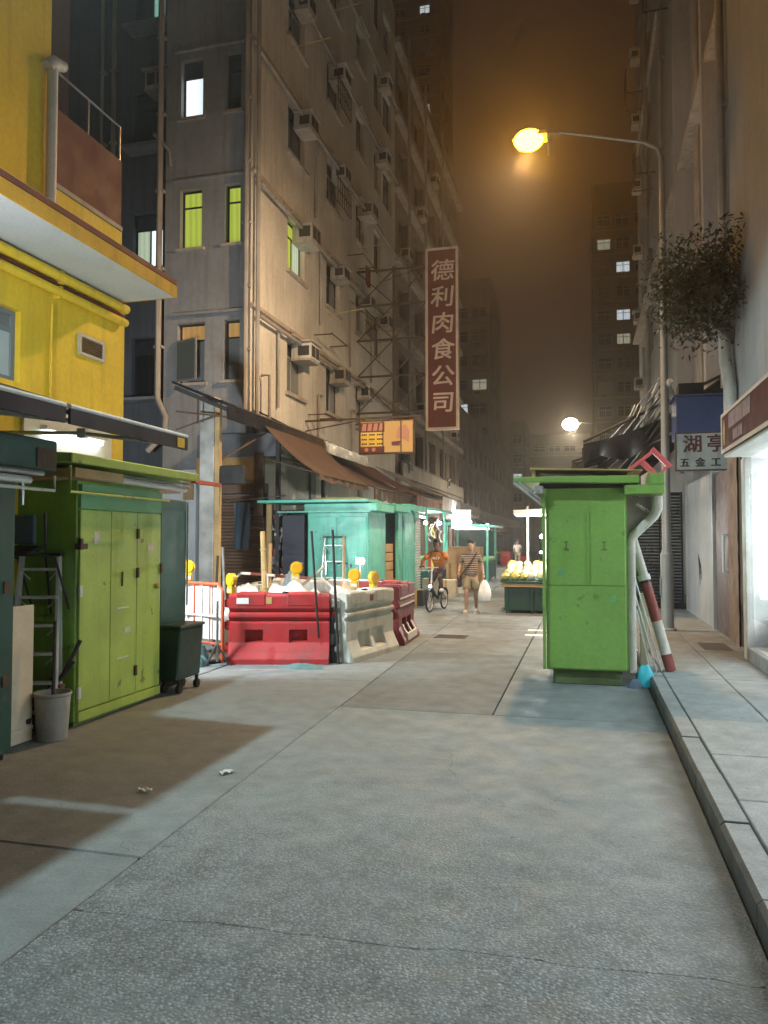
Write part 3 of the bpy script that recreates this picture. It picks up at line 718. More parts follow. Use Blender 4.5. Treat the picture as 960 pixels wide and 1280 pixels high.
for k in range(9):
    for c in (2,6.5,11,15.5,20): hs.append((c,c+1.5,6.2+3.1*k,7.7+3.1*k))
m = MB(); holes(m, O3, UR, NL, 26, 34, hs, .3); m.add([(2.75,14,0),(7,14,0),(7,14,34),(2.75,14,34)], [(0,1,2,3)]); m.add([(2.75,40,0),(7,40,0),(7,40,34),(2.75,40,34)], [(0,1,2,3)])
put('wall', m, K['render_right'], r2, recalc=False)
for i, h in enumerate(hs):
    window(r2, O3, UR, NL, h, K['glass'] if i % 3 else K['glass_grey'], K['frame_dark'], 0, .2)
    if i % 5 == 0: aircon(r2, O3, UR, NL, h[0]+.4, h[2]-.55)
for k in (1,4,7):
    q = MB(); rectbox(q, O3, UR, NL, 1, 25.2, 8.1+3.1*k, 8.25+3.1*k, .001, .35 if k % 2 else .12); put('floor_ledge', q, K['ledge'], r2)
for yy, r in ((14.4,.08),(15.2,.06),(16.9,.07),(18.6,.06),(19.0,.05),(22.5,.07),(27,.07),(33,.08)):
    q = MB(); q.tube([(2.62,yy,3.5),(2.62,yy,33)], r); 
    for z in (6,9,12,15,18,21): q.cbox((2.68,yy,z),(.14,.24,.06))
    put('downpipe', q, K['pipe'], r2, smooth=True)
for yy in (16.1,20.9):
    q = MB(); q.box((2.35,yy,4.2),(2.749,yy+.3,33)); put('shaft_fin', q, K['render_right'], r2)
for yy, z in ((30,15.5),(24,18.7),(35,21.5)):
    q = MB()
    for i in range(6): q.bar((2.0,yy+i*.3,z),(2.0,yy+i*.3,z+1.2),.03,.03)
    q.bar((2.0,yy,z),(2.0,yy+1.5,z),.04,.04); q.bar((2.0,yy,z+1.2),(2.0,yy+1.5,z+1.2),.04,.04); q.bar((2.74,yy,z),(2.0,yy,z),.04,.04); q.bar((2.74,yy+1.5,z),(2.0,yy+1.5,z),.04,.04)
    put('window_cage', q, K['rust'], r2)

# ------------------------------------------------------------------ yellow corner building on the left
yb = thing('yellow_building', 'bright yellow two-tone corner building with white-soffit canopy', 'building', (-7,3,0))
OY = (-5, -6, 0); hy = [(9.2,11.93,3.10,3.76),(2.0,5.0,2.9,3.76)]
m = MB(); holes(m, OY, UX, NR, 13.57, 4.299, hy, .16)
m.add([(-5,7.57,0),(-10,7.57,0),(-10,7.57,4.299),(-5,7.57,4.299)], [(0,1,2,3)])
put('wall', m, K['yellow'], yb, recalc=False)
for h in hy: window(yb, OY, UX, NR, h, LIT_PALE if h[0] < 3 else glassy('blue_grey_glass', (.16,.2,.22), .2), paint('blue_grey_frame', (.16,.2,.23), .5) if h[0] > 3 else K['frame_alu'], 0, .06)
m = MB(); m.box((-10,-6,4.302),(-4.3,7.44,4.43)); put('canopy_slab', m, K['soffit'], yb)
m = MB(); m.box((-4.297,-6,4.30),(-4.28,7.46,4.43)); m.box((-10,7.443,4.30),(-4.297,7.46,4.43)); put('canopy_edge', m, K['yellow_edge'], yb)
m = MB(); m.box((-4.98,-6,4.432),(-4.28,7.46,4.50)); put('canopy_topping', m, K['oxide'], yb, bevel=.01)
m = MB(); m.box((-10,-6,4.5),(-5,6.28,12)); put('upper_wall', m, K['yellow'], yb)
m = MB(); m.box((-10,6.281,4.5),(-5,7.5,5.12)); put('terrace_band', m, K['yellow'], yb)
m = MB(); m.box((-9,6.281,5.122),(-4.985,7.49,5.17)); put('band_trim', m, K['pipe'], yb)
m = MB(); m.box((-5.08,6.281,5.172),(-5,7.48,5.92)); m.box((-10,7.4,5.172),(-5.081,7.48,5.92)); put('terrace_parapet', m, K['oxide'], yb)
m = MB(); m.box((-9.5,6.6,5.17),(-7.5,7.2,7.4)); put('roof_hut', m, K['blue_wall'], yb)
m = MB(); m.tube([(-5.02,6.3,6.30),(-5.02,7.46,6.31)], .012, 6); m.tube([(-5.02,7.46,5.9),(-5.02,7.46,6.31)], .014, 6); m.tube([(-5.02,6.9,5.9),(-5.02,6.9,6.3)], .008, 6); put('terrace_rail', m, K['steel'], yb)
m = MB(); m.tube([(-4.93,6.22,4.5),(-4.93,6.22,6.22)], .05, 12); put('vent_pipe', m, K['pvc'], yb, smooth=True)
m = MB(); m.tube([(-4.95,6.17,6.20),(-4.93,6.24,6.28),(-4.91,6.36,6.31)], [.065,.07,.05], 12); put('vent_cowl', m, K['pvc'], yb, smooth=True)
for z, r, x in ((4.23,.05,-4.93),(4.08,.045,-4.94),(4.16,.02,-4.97)):
    m = MB(); m.tube([(x,-5,z),(x,7.5,z)], r, 10); 
    for yy in (1,2.5,4,5.2,6.4): m.cbox((x-.03,yy,z),(.08,.05,r*2.6))
    put('wall_pipe', m, K['yellow'] if r > .03 else K['oxide'], yb, smooth=True)
m = MB(); m.tube([(-4.98,6.33,2.9),(-4.98,6.33,3.95)], .014, 6); put('conduit', m, K['yellow'], yb)
q = MB()
for p in (((-5,6.75,3.56),(-4.97,6.78,3.78)),((-5,7.14,3.56),(-4.97,7.17,3.78)),((-5,6.78,3.56),(-4.97,7.14,3.59)),((-5,6.78,3.75),(-4.97,7.14,3.78))): q.box(*p)
vg = put('vent_grille', q, K['pvc'], yb)
s0 = MB(); s0.box((0,0,0),(.012,.36,.012)); sp = proto('slat', s0, K['rust'], vg, (-4.993,6.78,3.60))
for i in range(1, 7): inst(sp, (-4.993,6.78,3.60+i*.021), vg)
# awning over its street front, in two lengths with a gap
for y0, y1, lab in ((-4.0,4.19,'long navy awning with pale edge rail over the dark green stall'),(4.235,5.74,'short navy awning length above the lime green stall with pale edge rail')):
    a = thing('shop_awning', lab, 'awning', (-4.1,(y0+y1)/2,2.5), group='navy awnings on the yellow building')
    m = MB(); m.prism([(-4.995,3.02),(-3.2,2.46),(-3.2,2.49),(-4.995,3.05)], 'y', y0, y1); put('fabric', m, K['navy'], a)
    m = MB(); m.box((-3.199,y0,2.40),(-3.18,y1,2.5)); put('valance', m, K['navy'], a)
    m = MB(); m.tube([(-3.19,y0,2.515),(-3.19,y1,2.515)], .016, 8); put('edge_rail', m, K['white_paint'], a, smooth=True)
    for yy in (y0+.15, y1-.12):
        m = MB(); m.tube([(-4.99,yy,2.60),(-4.1,yy,2.56),(-3.25,yy,2.44)], .018, 6); m.cbox((-4.1,yy,2.56),(.08,.05,.08)); put('folding_arm', m, K['white_paint'], a)
    if y1 > 5: m = MB(); m.box((-3.179,y1-.17,2.41),(-3.175,y1-.06,2.49)); put('label_patch', m, K['yellow_plastic'], a)
# ================================================================== lamps
def street_lamp(name, label, base, top, head, bowl, r=.078):
    t = thing(name, label, 'street lamp', base)
    bx, by, bz = base
    m = MB(); m.tube([(bx,by,bz),(bx,by,bz+1.3)], [r*1.35,r*1.35], 14); m.lathe([(r*1.9,0),(r*1.9,.03),(r*1.4,.05)], base); put('base_column', m, K['lamp_grey'], t, smooth=True)
    m = MB(); m.tube([(bx,by,bz+1.3),(bx,by,bz+1.36),(bx,by,top)], [r*1.35,r,r*.62], 14); put('shaft', m, K['lamp_grey'], t, smooth=True)
    hx, hy, hz = head; s = 1 if bx > hx else -1
    m = MB(); m.tube([(bx,by,top-.02),(bx-s*.06,by,top+.18),(bx-s*.3,by,top+.32),(hx+s*.5,hy,hz+.1)], [r*.62,.036,.026,.022], 10); put('arm', m, K['lamp_grey'], t, smooth=True)
    m = MB(); m.grid(lambda u, v: (hx+s*(.5-.85*u), hy+(.17*math.sin(math.pi*min(1,.15+u)))*math.cos(math.pi*v), hz+.03+.13*math.sin(math.pi*v)*(.4+.6*math.sin(math.pi*min(1,.1+.9*u)))), 8, 8); put('luminaire_hood', m, K['lamp_grey'], t, smooth=True, thick=.01)
    m = MB(); m.ball((hx-s*.05,hy,hz+.02), 1, 14, 8, (.27,.20,.19) if by < 20 else (.42,.32,.32)); put('bowl', m, bowl, t, smooth='full')
    m = MB(); m.box((hx+s*.30-.012,hy-.24,hz-.20),(hx+s*.30+.012,hy+.24,hz+.17)); put('added_light_shield', m, K['lamp_grey'], t)  # plate added to keep the bowl's light off the right-hand wall
    m = MB(); m.cbox((bx-r*1.36,by,bz+.75),(.02,.1,.3)); put('access_door', m, K['lamp_grey'], t)
    return t
street_lamp('street_lamp', 'lit orange street lamp on a tall grey post beside the pavement', (1.37,14.0,.12), 8.35, (-.87,14.1,9.0), K['sodium'])
street_lamp('street_lamp', 'distant white-lit street lamp above the tarpaulin roofs', (1.9,42,.12), 7.3, (-.6,42,7.85), K['lampwhite'])
# the wall lamp that lights the near road (bracketed on the yellow upper wall, above the frame)
t = thing('wall_lamp', 'white bracket lamp high on the yellow upper wall', 'wall lamp', (-5,4.2,8.0))
m = MB(); m.tube([(-5,4.2,7.9),(-4.9,4.2,8.1),(-4.78,4.2,8.13)], .03); put('bracket', m, K['lamp_grey'], t)
m = MB(); m.prism([(-4.95,8.1),(-4.5,8.0),(-4.5,8.04),(-4.95,8.2)], 'y', 4.0, 4.4); put('housing', m, K['lamp_grey'], t)
t = thing('flood_lamp', 'small floodlight clamped on the long navy awning', 'lamp', (-3.85,2.9,2.6))
m = MB(); m.tube([(-3.85,2.9,2.68),(-3.85,2.9,2.9)], .015); put('stem', m, K['black_steel'], t)
m = MB(); m.cbox((-3.83,2.86,2.98),(.06,.12,.14)); put('housing', m, K['black_steel'], t)
# fluorescent battens under the yellow building
t = thing('tube_lamp', 'bright fluorescent tube lamp under the awning behind the lime green stall', 'lamp', (-4.8,6.6,2.7))
m = MB(); m.box((-4.95,6.15,2.70),(-4.87,7.1,2.74)); put('batten', m, K['white_paint'], t)
m = MB(); m.tube([(-4.91,6.2,2.67),(-4.91,7.05,2.67)], .02, 8); put('tube', m, K['tube'], t, smooth=True)
m = MB(); m.box((-4.99,5.95,2.44),(-4.96,7.3,3.0)); put('reflector_panel', m, K['white_paint'], t)
t = thing('alley_lamp', 'fluorescent lamp on the side wall lighting the work site', 'lamp', (-6.3,7.7,2.6))
m = MB(); m.box((-6.9,7.58,2.58),(-5.7,7.66,2.66)); put('batten', m, K['white_paint'], t)
m = MB(); m.tube([(-6.85,7.68,2.62),(-5.75,7.68,2.62)], .02, 8); put('tube', m, K['tube'], t, smooth=True)

# ================================================================== near-left stalls
d = thing('dark_stall', 'bottle green hawker stall cut by the frame edge beside the white board', 'stall', (-4.6,4.2,0))
m = MB(); m.box((-5.2,3.0,.05),(-4.22,4.99,2.1)); put('body', m, K['green_dark'], d, bevel=.01)
m = MB(); m.box((-5.2,3.0,0),(-4.26,4.95,.049)); put('plinth', m, K['black'], d)
m = MB(); m.box((-5.1,2.9,2.17),(-3.85,4.98,2.40)); put('roof_box', m, K['green_dark'], d, bevel=.01)
m = MB(); m.box((-3.849,4.75,2.19),(-3.84,4.95,2.33)); put('brown_patch', m, K['rust'], d)
m = MB(); m.tube([(-3.82,2.9,2.14),(-3.82,4.78,2.14)], .022, 8); put('roof_rail', m, K['steel'], d, smooth=True)
m = MB(); m.tube([(-3.80,3.2,2.08),(-3.80,4.62,2.08)], .028, 8); put('roof_rail', m, K['alu'], d, smooth=True)
m = MB(); m.tube([(-3.78,3.0,2.02),(-3.78,4.86,2.02),(-3.78,4.86,2.13)], .012, 8); put('roof_rail', m, K['pvc'], d, smooth=True)
m = MB(); m.tube([(-3.8,4.55,1.9),(-3.8,4.55,2.06)], .014, 8); put('hook_bar', m, K['steel'], d, smooth=True)
for z in (.6,1.3): 
    m = MB(); m.cbox((-4.215,4.9,z),(.012,.06,.09)); put('hinge', m, K['rust'], d)

s = thing('lime_stall', 'lime green metal hawker stall with closed folding doors', 'stall', (-4.9,6.6,0))
m = MB(); m.box((-5.42,5.94,.04),(-4.38,7.32,2.28)); put('body', m, K['green'], s, bevel=.008)
m = MB(); m.box((-5.4,5.96,0),(-4.40,7.30,.039)); put('plinth', m, K['plinth'], s)
ys = [5.955, 6.42, 6.86, 7.305]
for a, b in zip(ys, ys[1:]):
    m = MB(); m.box((-4.379,a+.004,.14),(-4.352,b-.004,1.93)); dd = put('door', m, K['green_pale'], s, bevel=.004)
    if a > 6.8:
        m = MB(); m.tube([(-4.35,7.21,1.18),(-4.315,7.21,1.18)], [.022,.03], 10); put('knob', m, paint('brass_knob', (.5,.38,.12), .3, .9), dd)
    elif a > 6.3:
        for yy, z in ((6.6,1.28),):
            m = MB(); m.cbox((-4.346,yy,z),(.012,.015,.14)); put('latch', m, K['rust'], dd)
        for z in (1.0, .52): m = MB(); m.cbox((-4.349,6.62,z),(.006,.20,.012)); put('scratch_bar', m, K['white_paint'], dd)
for yy, z in ((6.86,1.72),(6.86,1.33),(6.84,.36),(7.30,1.36),(5.955,1.62),(5.955,1.2),(5.955,.3)):
    m = MB(); m.cbox((-4.343,yy,z),(.02,.035,.10)); put('hinge', m, K['rust'] if z != 1.2 and z != .3 else K['alu'], s)
m = MB(); m.cbox((-4.30,5.9,1.60),(.06,.10,.05)); put('hasp', m, K['rust'], s)
m = MB(); m.box((-4.379,5.955,.045),(-4.345,7.305,.13)); put('bottom_rail', m, K['green_pale'], s)
m = MB(); m.box((-4.379,5.955,1.94),(-4.35,7.305,2.09)); put('fascia', m, K['green_mint'], s)
m = MB(); m.box((-4.379,5.955,2.095),(-4.34,7.305,2.16)); put('fascia', m, K['green_mint'], s)
m = MB(); m.prism([(-5.45,2.34),(-4.08,2.30),(-4.08,2.38),(-5.45,2.46)], 'y', 5.46, 7.62); put('roof', m, K['green_pale'], s, bevel=.008)
m = MB(); m.box((-4.9,5.6,2.19),(-4.15,6.3,2.27)); put('tucked_board', m, K['wood'], s)
m = MB(); m.tube([(-4.2,5.75,2.22),(-4.18,7.5,2.20)], .03, 8); put('roof_tube', m, K['alu'], s, smooth=True)
m = MB(); m.tube([(-4.25,6.2,2.26),(-4.2,7.62,2.26)], .02, 8); put('roof_tube', m, K['steel'], s, smooth=True)
m = MB(); m.tube([(-4.14,5.52,2.28),(-4.14,5.52,2.06),(-4.14,7.1,2.06)], .012, 8); put('hanging_rail', m, K['green_pale'], s, smooth=True)
m = MB(); m.box((-4.16,7.58,2.28),(-4.1,8.2,2.32)); put('orange_slat', m, K['orange_mesh'], s)
for y_, z, w_, h_ in ((6.15,1.62,.09,.13),(7.05,1.55,.12,.08),(6.65,.75,.10,.06)):
    m = MB(); m.prism([(y_,z),(y_+w_,z+.01),(y_+w_*.9,z+h_),(y_+w_*.4,z+h_*.85),(y_+.01,z+h_*.95)], 'x', -4.3515, -4.3495); put('torn_sticker', m, K['sticker'], s)
# things leaning in the gap between the two stalls
t = thing('white_board', 'dirty cream board leaning beside the bottle green stall', 'board', (-4.44,5.3,0))
m = MB(); m.box((-4.46,5.03,.01),(-4.43,5.47,1.12)); put('panel', m, K['wood_pale'], t, bevel=.003)
m = MB(); m.box((-4.428,5.03,.10),(-4.42,5.47,.13)); put('batten', m, K['wood_pale'], t)
m = MB(); m.cbox((-4.425,5.42,.17),(.01,.05,.04)); put('clasp', m, K['black_steel'], t)
t = thing('plastic_bucket', 'grey plastic bucket at the foot of the lime green stall', 'bucket', (-4.3,5.55,0))
m = MB(); m.lathe([(.115,0),(.12,.01),(.142,.36),(.152,.37),(.152,.39),(.142,.39),(.11,.03)], (-4.3,5.55,.002), 20); put('pail', m, K['bucket'], t, smooth=True)
m = MB(); m.tube([(-4.3,5.55,.05),(-4.31,5.58,.98)], .014, 8); o = put('broom_handle', m, K['black_steel']); tag(o, 'dark stick standing in the grey bucket', 'stick')
def ladder(name, label, base, w, L, lean, rz, mat, steps=5, folded=.12, taper=.25):
    t = thing(name, label, 'ladder', base, rz, local=True)
    top = Vector((0, lean, L))
    for sx in (-1, 1):
        m = MB(); m.bar((sx*w/2,0,0),(sx*w/2*(1-taper),lean,L),.022,.06,(0,1,0)); put('stile', m, mat, t)
        m = MB(); m.bar((sx*w/2*1.05,folded,0),(sx*w/2*(1-taper),lean+.03,L),.02,.045,(0,1,0)); put('rear_leg', m, mat, t)
        m = MB(); m.cbox((sx*w/2,0,.03),(.04,.08,.06)); put('foot', m, K['black'], t)
    for i in range(steps):
        f = (i+.7)/(steps+.2); ww = w*(1-taper*f)
        m = MB(); m.cbox((0,lean*f-.01,L*f),(ww,.08,.022)); put('step', m, mat, t)
        m = MB(); m.bar((-ww*.46,lean*f,L*f-.02),(-ww*.25,lean*f+.02,L*f-.09),.015,.008); m.bar((ww*.46,lean*f,L*f-.02),(ww*.25,lean*f+.02,L*f-.09),.015,.008); put('step_brace', m, mat, t)
    m = MB(); m.cbox((0,lean,L+.01),(w*(1-taper)+.06,.11,.03)); put('top_cap', m, K['black'], t)
    return t
ladder('step_ladder', 'aluminium step ladder leaning on the near end of the lime green stall', (-4.58,5.62,.02), .42, 1.5, .2, R(20), K['alu'], 6)
t = thing('folding_chair', 'dark folded chair hung on the end wall of the lime green stall', 'chair', (-4.82,5.85,1.2))
m = MB(); m.box((-4.98,5.78,1.62),(-4.70,5.82,1.88)); put('backrest', m, K['denim'], t, bevel=.01)
m = MB(); m.prism([(5.6,1.52),(5.8,1.58),(5.8,1.61),(5.6,1.55)], 'x', -4.98, -4.62); put('seat', m, K['black'], t, bevel=.006)
for x in (-4.98,-4.6):
    m = MB(); m.tube([(x,5.80,1.9),(x,5.82,1.5),(x+.03,5.86,1.0)], .012, 7); put('leg', m, K['black_steel'], t, smooth=True)
    m = MB(); m.tube([(x,5.6,1.55),(x+.15,5.75,1.5),(x+.2,5.88,1.05)], .012, 7); put('leg', m, K['black_steel'], t, smooth=True)
t = thing('tool_bundle', 'tangle of dark hand tools by the foot of the step ladder', 'tools', (-4.4,5.75,0))
for p in (((-4.5,5.8,.3),(-4.28,5.88,.78)),((-4.5,5.78,.35),(-4.33,5.86,.6)),((-4.58,5.7,.1),(-4.45,5.8,.55))):
    m = MB(); m.tube(p, .018, 7); put('tool_handle', m, K['black_steel'], t)
m = MB(); m.cbox((-4.44,5.78,.33),(.14,.06,.16)); put('tool_head', m, K['rust'], t, bevel=.01)
m = MB(); m.cbox((-4.62,5.72,.16),(.2,.14,.28)); put('tool_bag', m, K['black'], t, bevel=.04)

# cabinet behind and wheeled bin
t = thing('teal_cabinet', 'deep teal metal cabinet just past the lime green stall', 'cabinet', (-4.9,7.8,0))
m = MB(); m.box((-5.3,7.5,.05),(-4.52,8.15,2.12)); put('body', m, K['teal_dark'], t, bevel=.01)
m = MB(); m.box((-4.519,7.56,.15),(-4.50,8.1,2.0)); put('door', m, K['teal_dark'], t)
m = MB(); m.tube([(-4.49,8.12,.9),(-4.49,8.12,2.1)], .012); put('locking_bar', m, K['steel'], t)
m = MB(); m.box((-5.25,7.55,0),(-4.56,8.1,.049)); put('plinth', m, K['black'], t)
t = thing('wheeled_bin', 'dark green wheeled bin parked beside the lime green stall', 'bin', (-4.38,7.75,0))
m = MB(); m.prism([(-4.47,.14),(-4.24,.14),(-4.20,.70),(-4.49,.70)], 'y', 7.47, 7.98); put('body', m, K['bin_green'], t, bevel=.015)
m = MB(); m.box((-4.50,7.45,.70),(-4.185,8.0,.735)); put('lid', m, K['bin_green'], t, bevel=.01)
for x in (-4.43,-4.25):
    for yy in (7.53,7.92):
        m = MB(); m.tube([(x-.02,yy,.05),(x+.02,yy,.05)], .048, 12); w = put('castor', m, K['black'], t, smooth=True)
        m = MB(); m.cbox((x,yy,.11),(.03,.03,.07)); put('fork', m, K['black_steel'], w)
# ground floor behind, left of the post: pale wall and a tiled door seen past the cabinet
t = thing('lane_doorway', 'pale shop doorway with brown timber rack in the side lane', 'doorway', (-9.3,16.2,0))
m = MB(); m.box((-11.8,16.1,0),(-8.7,16.3,3.3)); put('wall', m, K['soffit'], t)
m = MB()
for x in (-9.6,-9.1): m.bar((x,16.0,.2),(x,16.0,2.5),.06,.06)
for z in (1.2,1.75,2.4): m.bar((-9.6,15.99,z),(-9.1,15.99,z),.05,.05)
put('rack', m, K['rust'], t)
m = MB(); m.box((-9.0,16.05,2.6),(-8.75,16.095,3.2)); m.box((-10.4,16.05,2.75),(-9.1,16.095,3.15)); put('notice_board', m, K['cardboard'], t)
for x in (-10.8,): m = MB(); m.box((x,16.05,.0),(x+.9,16.095,2.3)); put('door', m, K['wood'], t)

# ================================================================== steel post, canopy, shutters at the tenement corner
t = thing('concrete_post', 'stained concrete post at the tenement corner holding the lean-to roof', 'post', (-7.0,13.4,0))
m = MB(); m.box((-7.12,13.3,0),(-6.82,13.6,4.42)); put('shaft', m, K['conc_post'], t, bevel=.012)
m = MB(); m.box((-6.818,13.34,.0),(-6.72,13.44,4.3)); put('timber_post', m, K['wood'], t)
m = MB(); m.box((-7.16,13.26,0),(-6.78,13.64,.25)); put('footing', m, K['conc_post'], t, bevel=.02)
m = MB(); m.box((-6.7,13.3,2.72),(-6.2,13.42,3.08)); o = put('junction_box', m, K['black'], bevel=.02); tag(o, 'black box hung beside the stained concrete post', 'box')
t = thing('leanto_roof', 'dark lean-to sheet roof along the tenement front on thin posts', 'roof', (-7,18,4))
m = MB(); m.prism([(-7.49,4.62),(-6.35,4.14),(-6.35,4.19),(-7.49,4.67)], 'y', 12.9, 22.4); put('sheet', m, K['tarp_dark'], t)
m = MB(); m.box((-6.36,12.9,3.9),(-6.33,22.4,4.13)); put('fascia', m, K['tarp_dark'], t)
for yy in (13.0, 15.6, 18.6, 21.6):
    m = MB(); m.bar((-7.48,yy,4.55),(-6.37,yy,4.08),.05,.08); put('rafter', m, K['black_steel'], t)
for yy in (15.6,18.6):
    m = MB(); m.bar((-6.45,yy,0),(-6.45,yy,4.0),.09,.09); put('prop', m, K['black_steel'], t)
m = MB(); m.bar((-6.75,13.45,3.2),(-6.4,15.2,4.05),.03,.03); m.bar((-7.45,13.0,4.1),(-6.4,13.0,3.95),.03,.03); m.bar((-7.45,13.0,3.75),(-6.6,13.0,4.0),.025,.025); m.bar((-7.0,13.0,3.85),(-7.0,13.0,4.3),.025,.025); put('tie_bar', m, K['rust'], t)
t = thing('tan_signboard', 'blank tan signboard with grey upper panel over the brown shutter', 'sign', (-7.1,15.5,3.4))
m = MB(); m.box((-8.5,15.75,2.98),(-7.08,15.8,3.52)); put('lower_board', m, K['tan'], t)
m = MB(); m.box((-8.5,15.76,3.53),(-6.5,15.8,4.05)); put('upper_board', m, paint('blue_grey_board', (.16,.17,.20), .7, var=.2, dirt=.3), t)
m = MB(); m.box((-7.05,15.7,2.2),(-6.85,15.8,3.6)); put('edge_post', m, K['rust'], t)
def shutter(name, label, x0, x1, y, z0, z1, mat, sl=.075):
    t = thing(name, label, 'shutter', ((x0+x1)/2,y,z0))
    m = MB(); m.prism([(-.0,0),(.018,.012),(.024,sl*.5),(.018,sl-.012),(0,sl-.004)], 'x', 0, x1-x0)
    m.v = [(a,-b,c) for a,b,c in m.v]
    n = int((z1-z0)/sl); f = proto('slat', m, mat, t, (x0,y,z0))
    for i in range(1, n): inst(f, (x0,y,z0+i*sl), t)
    m = MB(); m.box((x0-.05,y-.05,z0),(x0,y+.05,z1)); m.box((x1,y-.05,z0),(x1+.05,y+.05,z1)); put('guide', m, K['black_steel'], t)
    m = MB(); m.box((x0-.05,y-.12,z1),(x1+.05,y+.08,z1+.22)); put('roller_box', m, mat, t)
    return t
shutter('roller_shutter', 'brown roller shutter behind the red-white rail and barriers', -8.3, -6.95, 16.05, .05, 2.72, K['shutter_brown'])
q = MB(); q.grid(lambda u, v: (-7.62+.42*u*(1-.25*v)+.03*v, 15.85+.03*math.sin(12*u+3*v), 2.5-1.05*v), 10, 8); o = put('hung_trousers', q, K['denim'], thick=.02, smooth=True); tag(o, 'blue-grey garment hung before the brown roller shutter', 'garment')
q = MB(); q.tube([(-7.8,15.85,2.53),(-6.2,15.4,2.62)], .012, 6); o = put('hanging_pole', q, K['steel']); tag(o, 'thin pole the blue-grey garment hangs from', 'pole')
# clutter of a dark stall between shutter and teal stall
t = thing('hardware_rack', 'dark rack crowded with small hung wares beside the first teal stall', 'rack', (-6.2,15.7,0))
m = MB(); m.box((-6.85,16.3,0),(-5.7,16.35,2.35)); put('back_panel', m, K['black'], t)
m = MB(); m.box((-6.72,15.6,.0),(-6.6,15.72,2.5)); put('upright', m, K['wood'], t)
m = MB(); m.box((-6.3,15.5,.0),(-5.8,16.2,2.2)); put('cabinet', m, paint('navy_cabinet', (.02,.025,.045), .5, var=.2), t)
random.seed(5)
wares = [paint('ware_%d' % i, c, .5) for i, c in enumerate(((.25,.2,.2),(.3,.06,.05),(.1,.12,.16),(.4,.38,.34),(.12,.05,.06)))]
for i in range(70):
    x = random.uniform(-6.62,-6.28); z = random.uniform(.3,2.3); m = MB(); s_ = random.uniform(.03,.06)
    m.cbox((x,15.62+random.uniform(-.06,.06),z),(s_,.03,s_*random.uniform(1,2.6))); put('ware', m, random.choice(wares), t, bevel=.006)
# ================================================================== canvas awnings along the left fronts
def canvas(label, y0, y1, xin, zin, xout, zout, mat, drop=.35):
    t = thing('canvas_awning', label, 'awning', ((xin+xout)/2,(y0+y1)/2,zout), group='canvas awnings over the left shopfronts')
    n = max(4, int((y1-y0)*3))
    m = MB(); m.grid(lambda u, v: (xin+(xout-xin)*v, y0+(y1-y0)*u, zin+(zout-zin)*v-.10*math.sin(math.pi*v)+.03*math.sin(u*n*2.1)*v), n*2, 8); put('canvas', m, mat, t, thick=.012, smooth=True)
    m = MB(); m.grid(lambda u, v: (xout+.02*math.sin(u*n*4), y0+(y1-y0)*u, zout-.01+.03*math.sin(u*n*2.1)-drop*v), n*3, 3); put('valance', m, mat, t, thick=.01, smooth=True)
    m = MB(); m.tube([(xout,y0,zout),(xout,y1,zout)], .025); put('front_bar', m, K['rust'], t)
    for yy in (y0+.1,y1-.1):
        m = MB(); m.tube([(xin,yy,zin-.7),(xout,yy,zout)], .018, 6); put('strut', m, K['rust'], t)
canvas('brown canvas awning nearest the lean-to roof corner', 14.6, 18.2, -6.36, 4.05, -5.15, 3.0, K['tarp_brown'], .12)
canvas('dark brown canvas awning second along above the teal stalls', 18.6, 23.0, -7.4, 4.4, -5.1, 3.0, K['tarp_brown'], .3)
canvas('reddish brown canvas awning third along the left fronts', 23.2, 27.0, -7.4, 4.3, -5.0, 3.05, paint('red_brown_canvas', (.17,.06,.045), .75, var=.2, streak=.3, bump=.3, bscale=6), .55)
canvas('faded grey-pink canvas awning before the light box sign', 27.2, 31.5, -7.4, 4.4, -4.9, 3.25, K['tarp_grey'], .75)
canvas('old dark canvas awning farthest along the left fronts', 32.5, 40, -7.5, 4.3, -5.2, 3.3, K['tarp_brown'], .4)
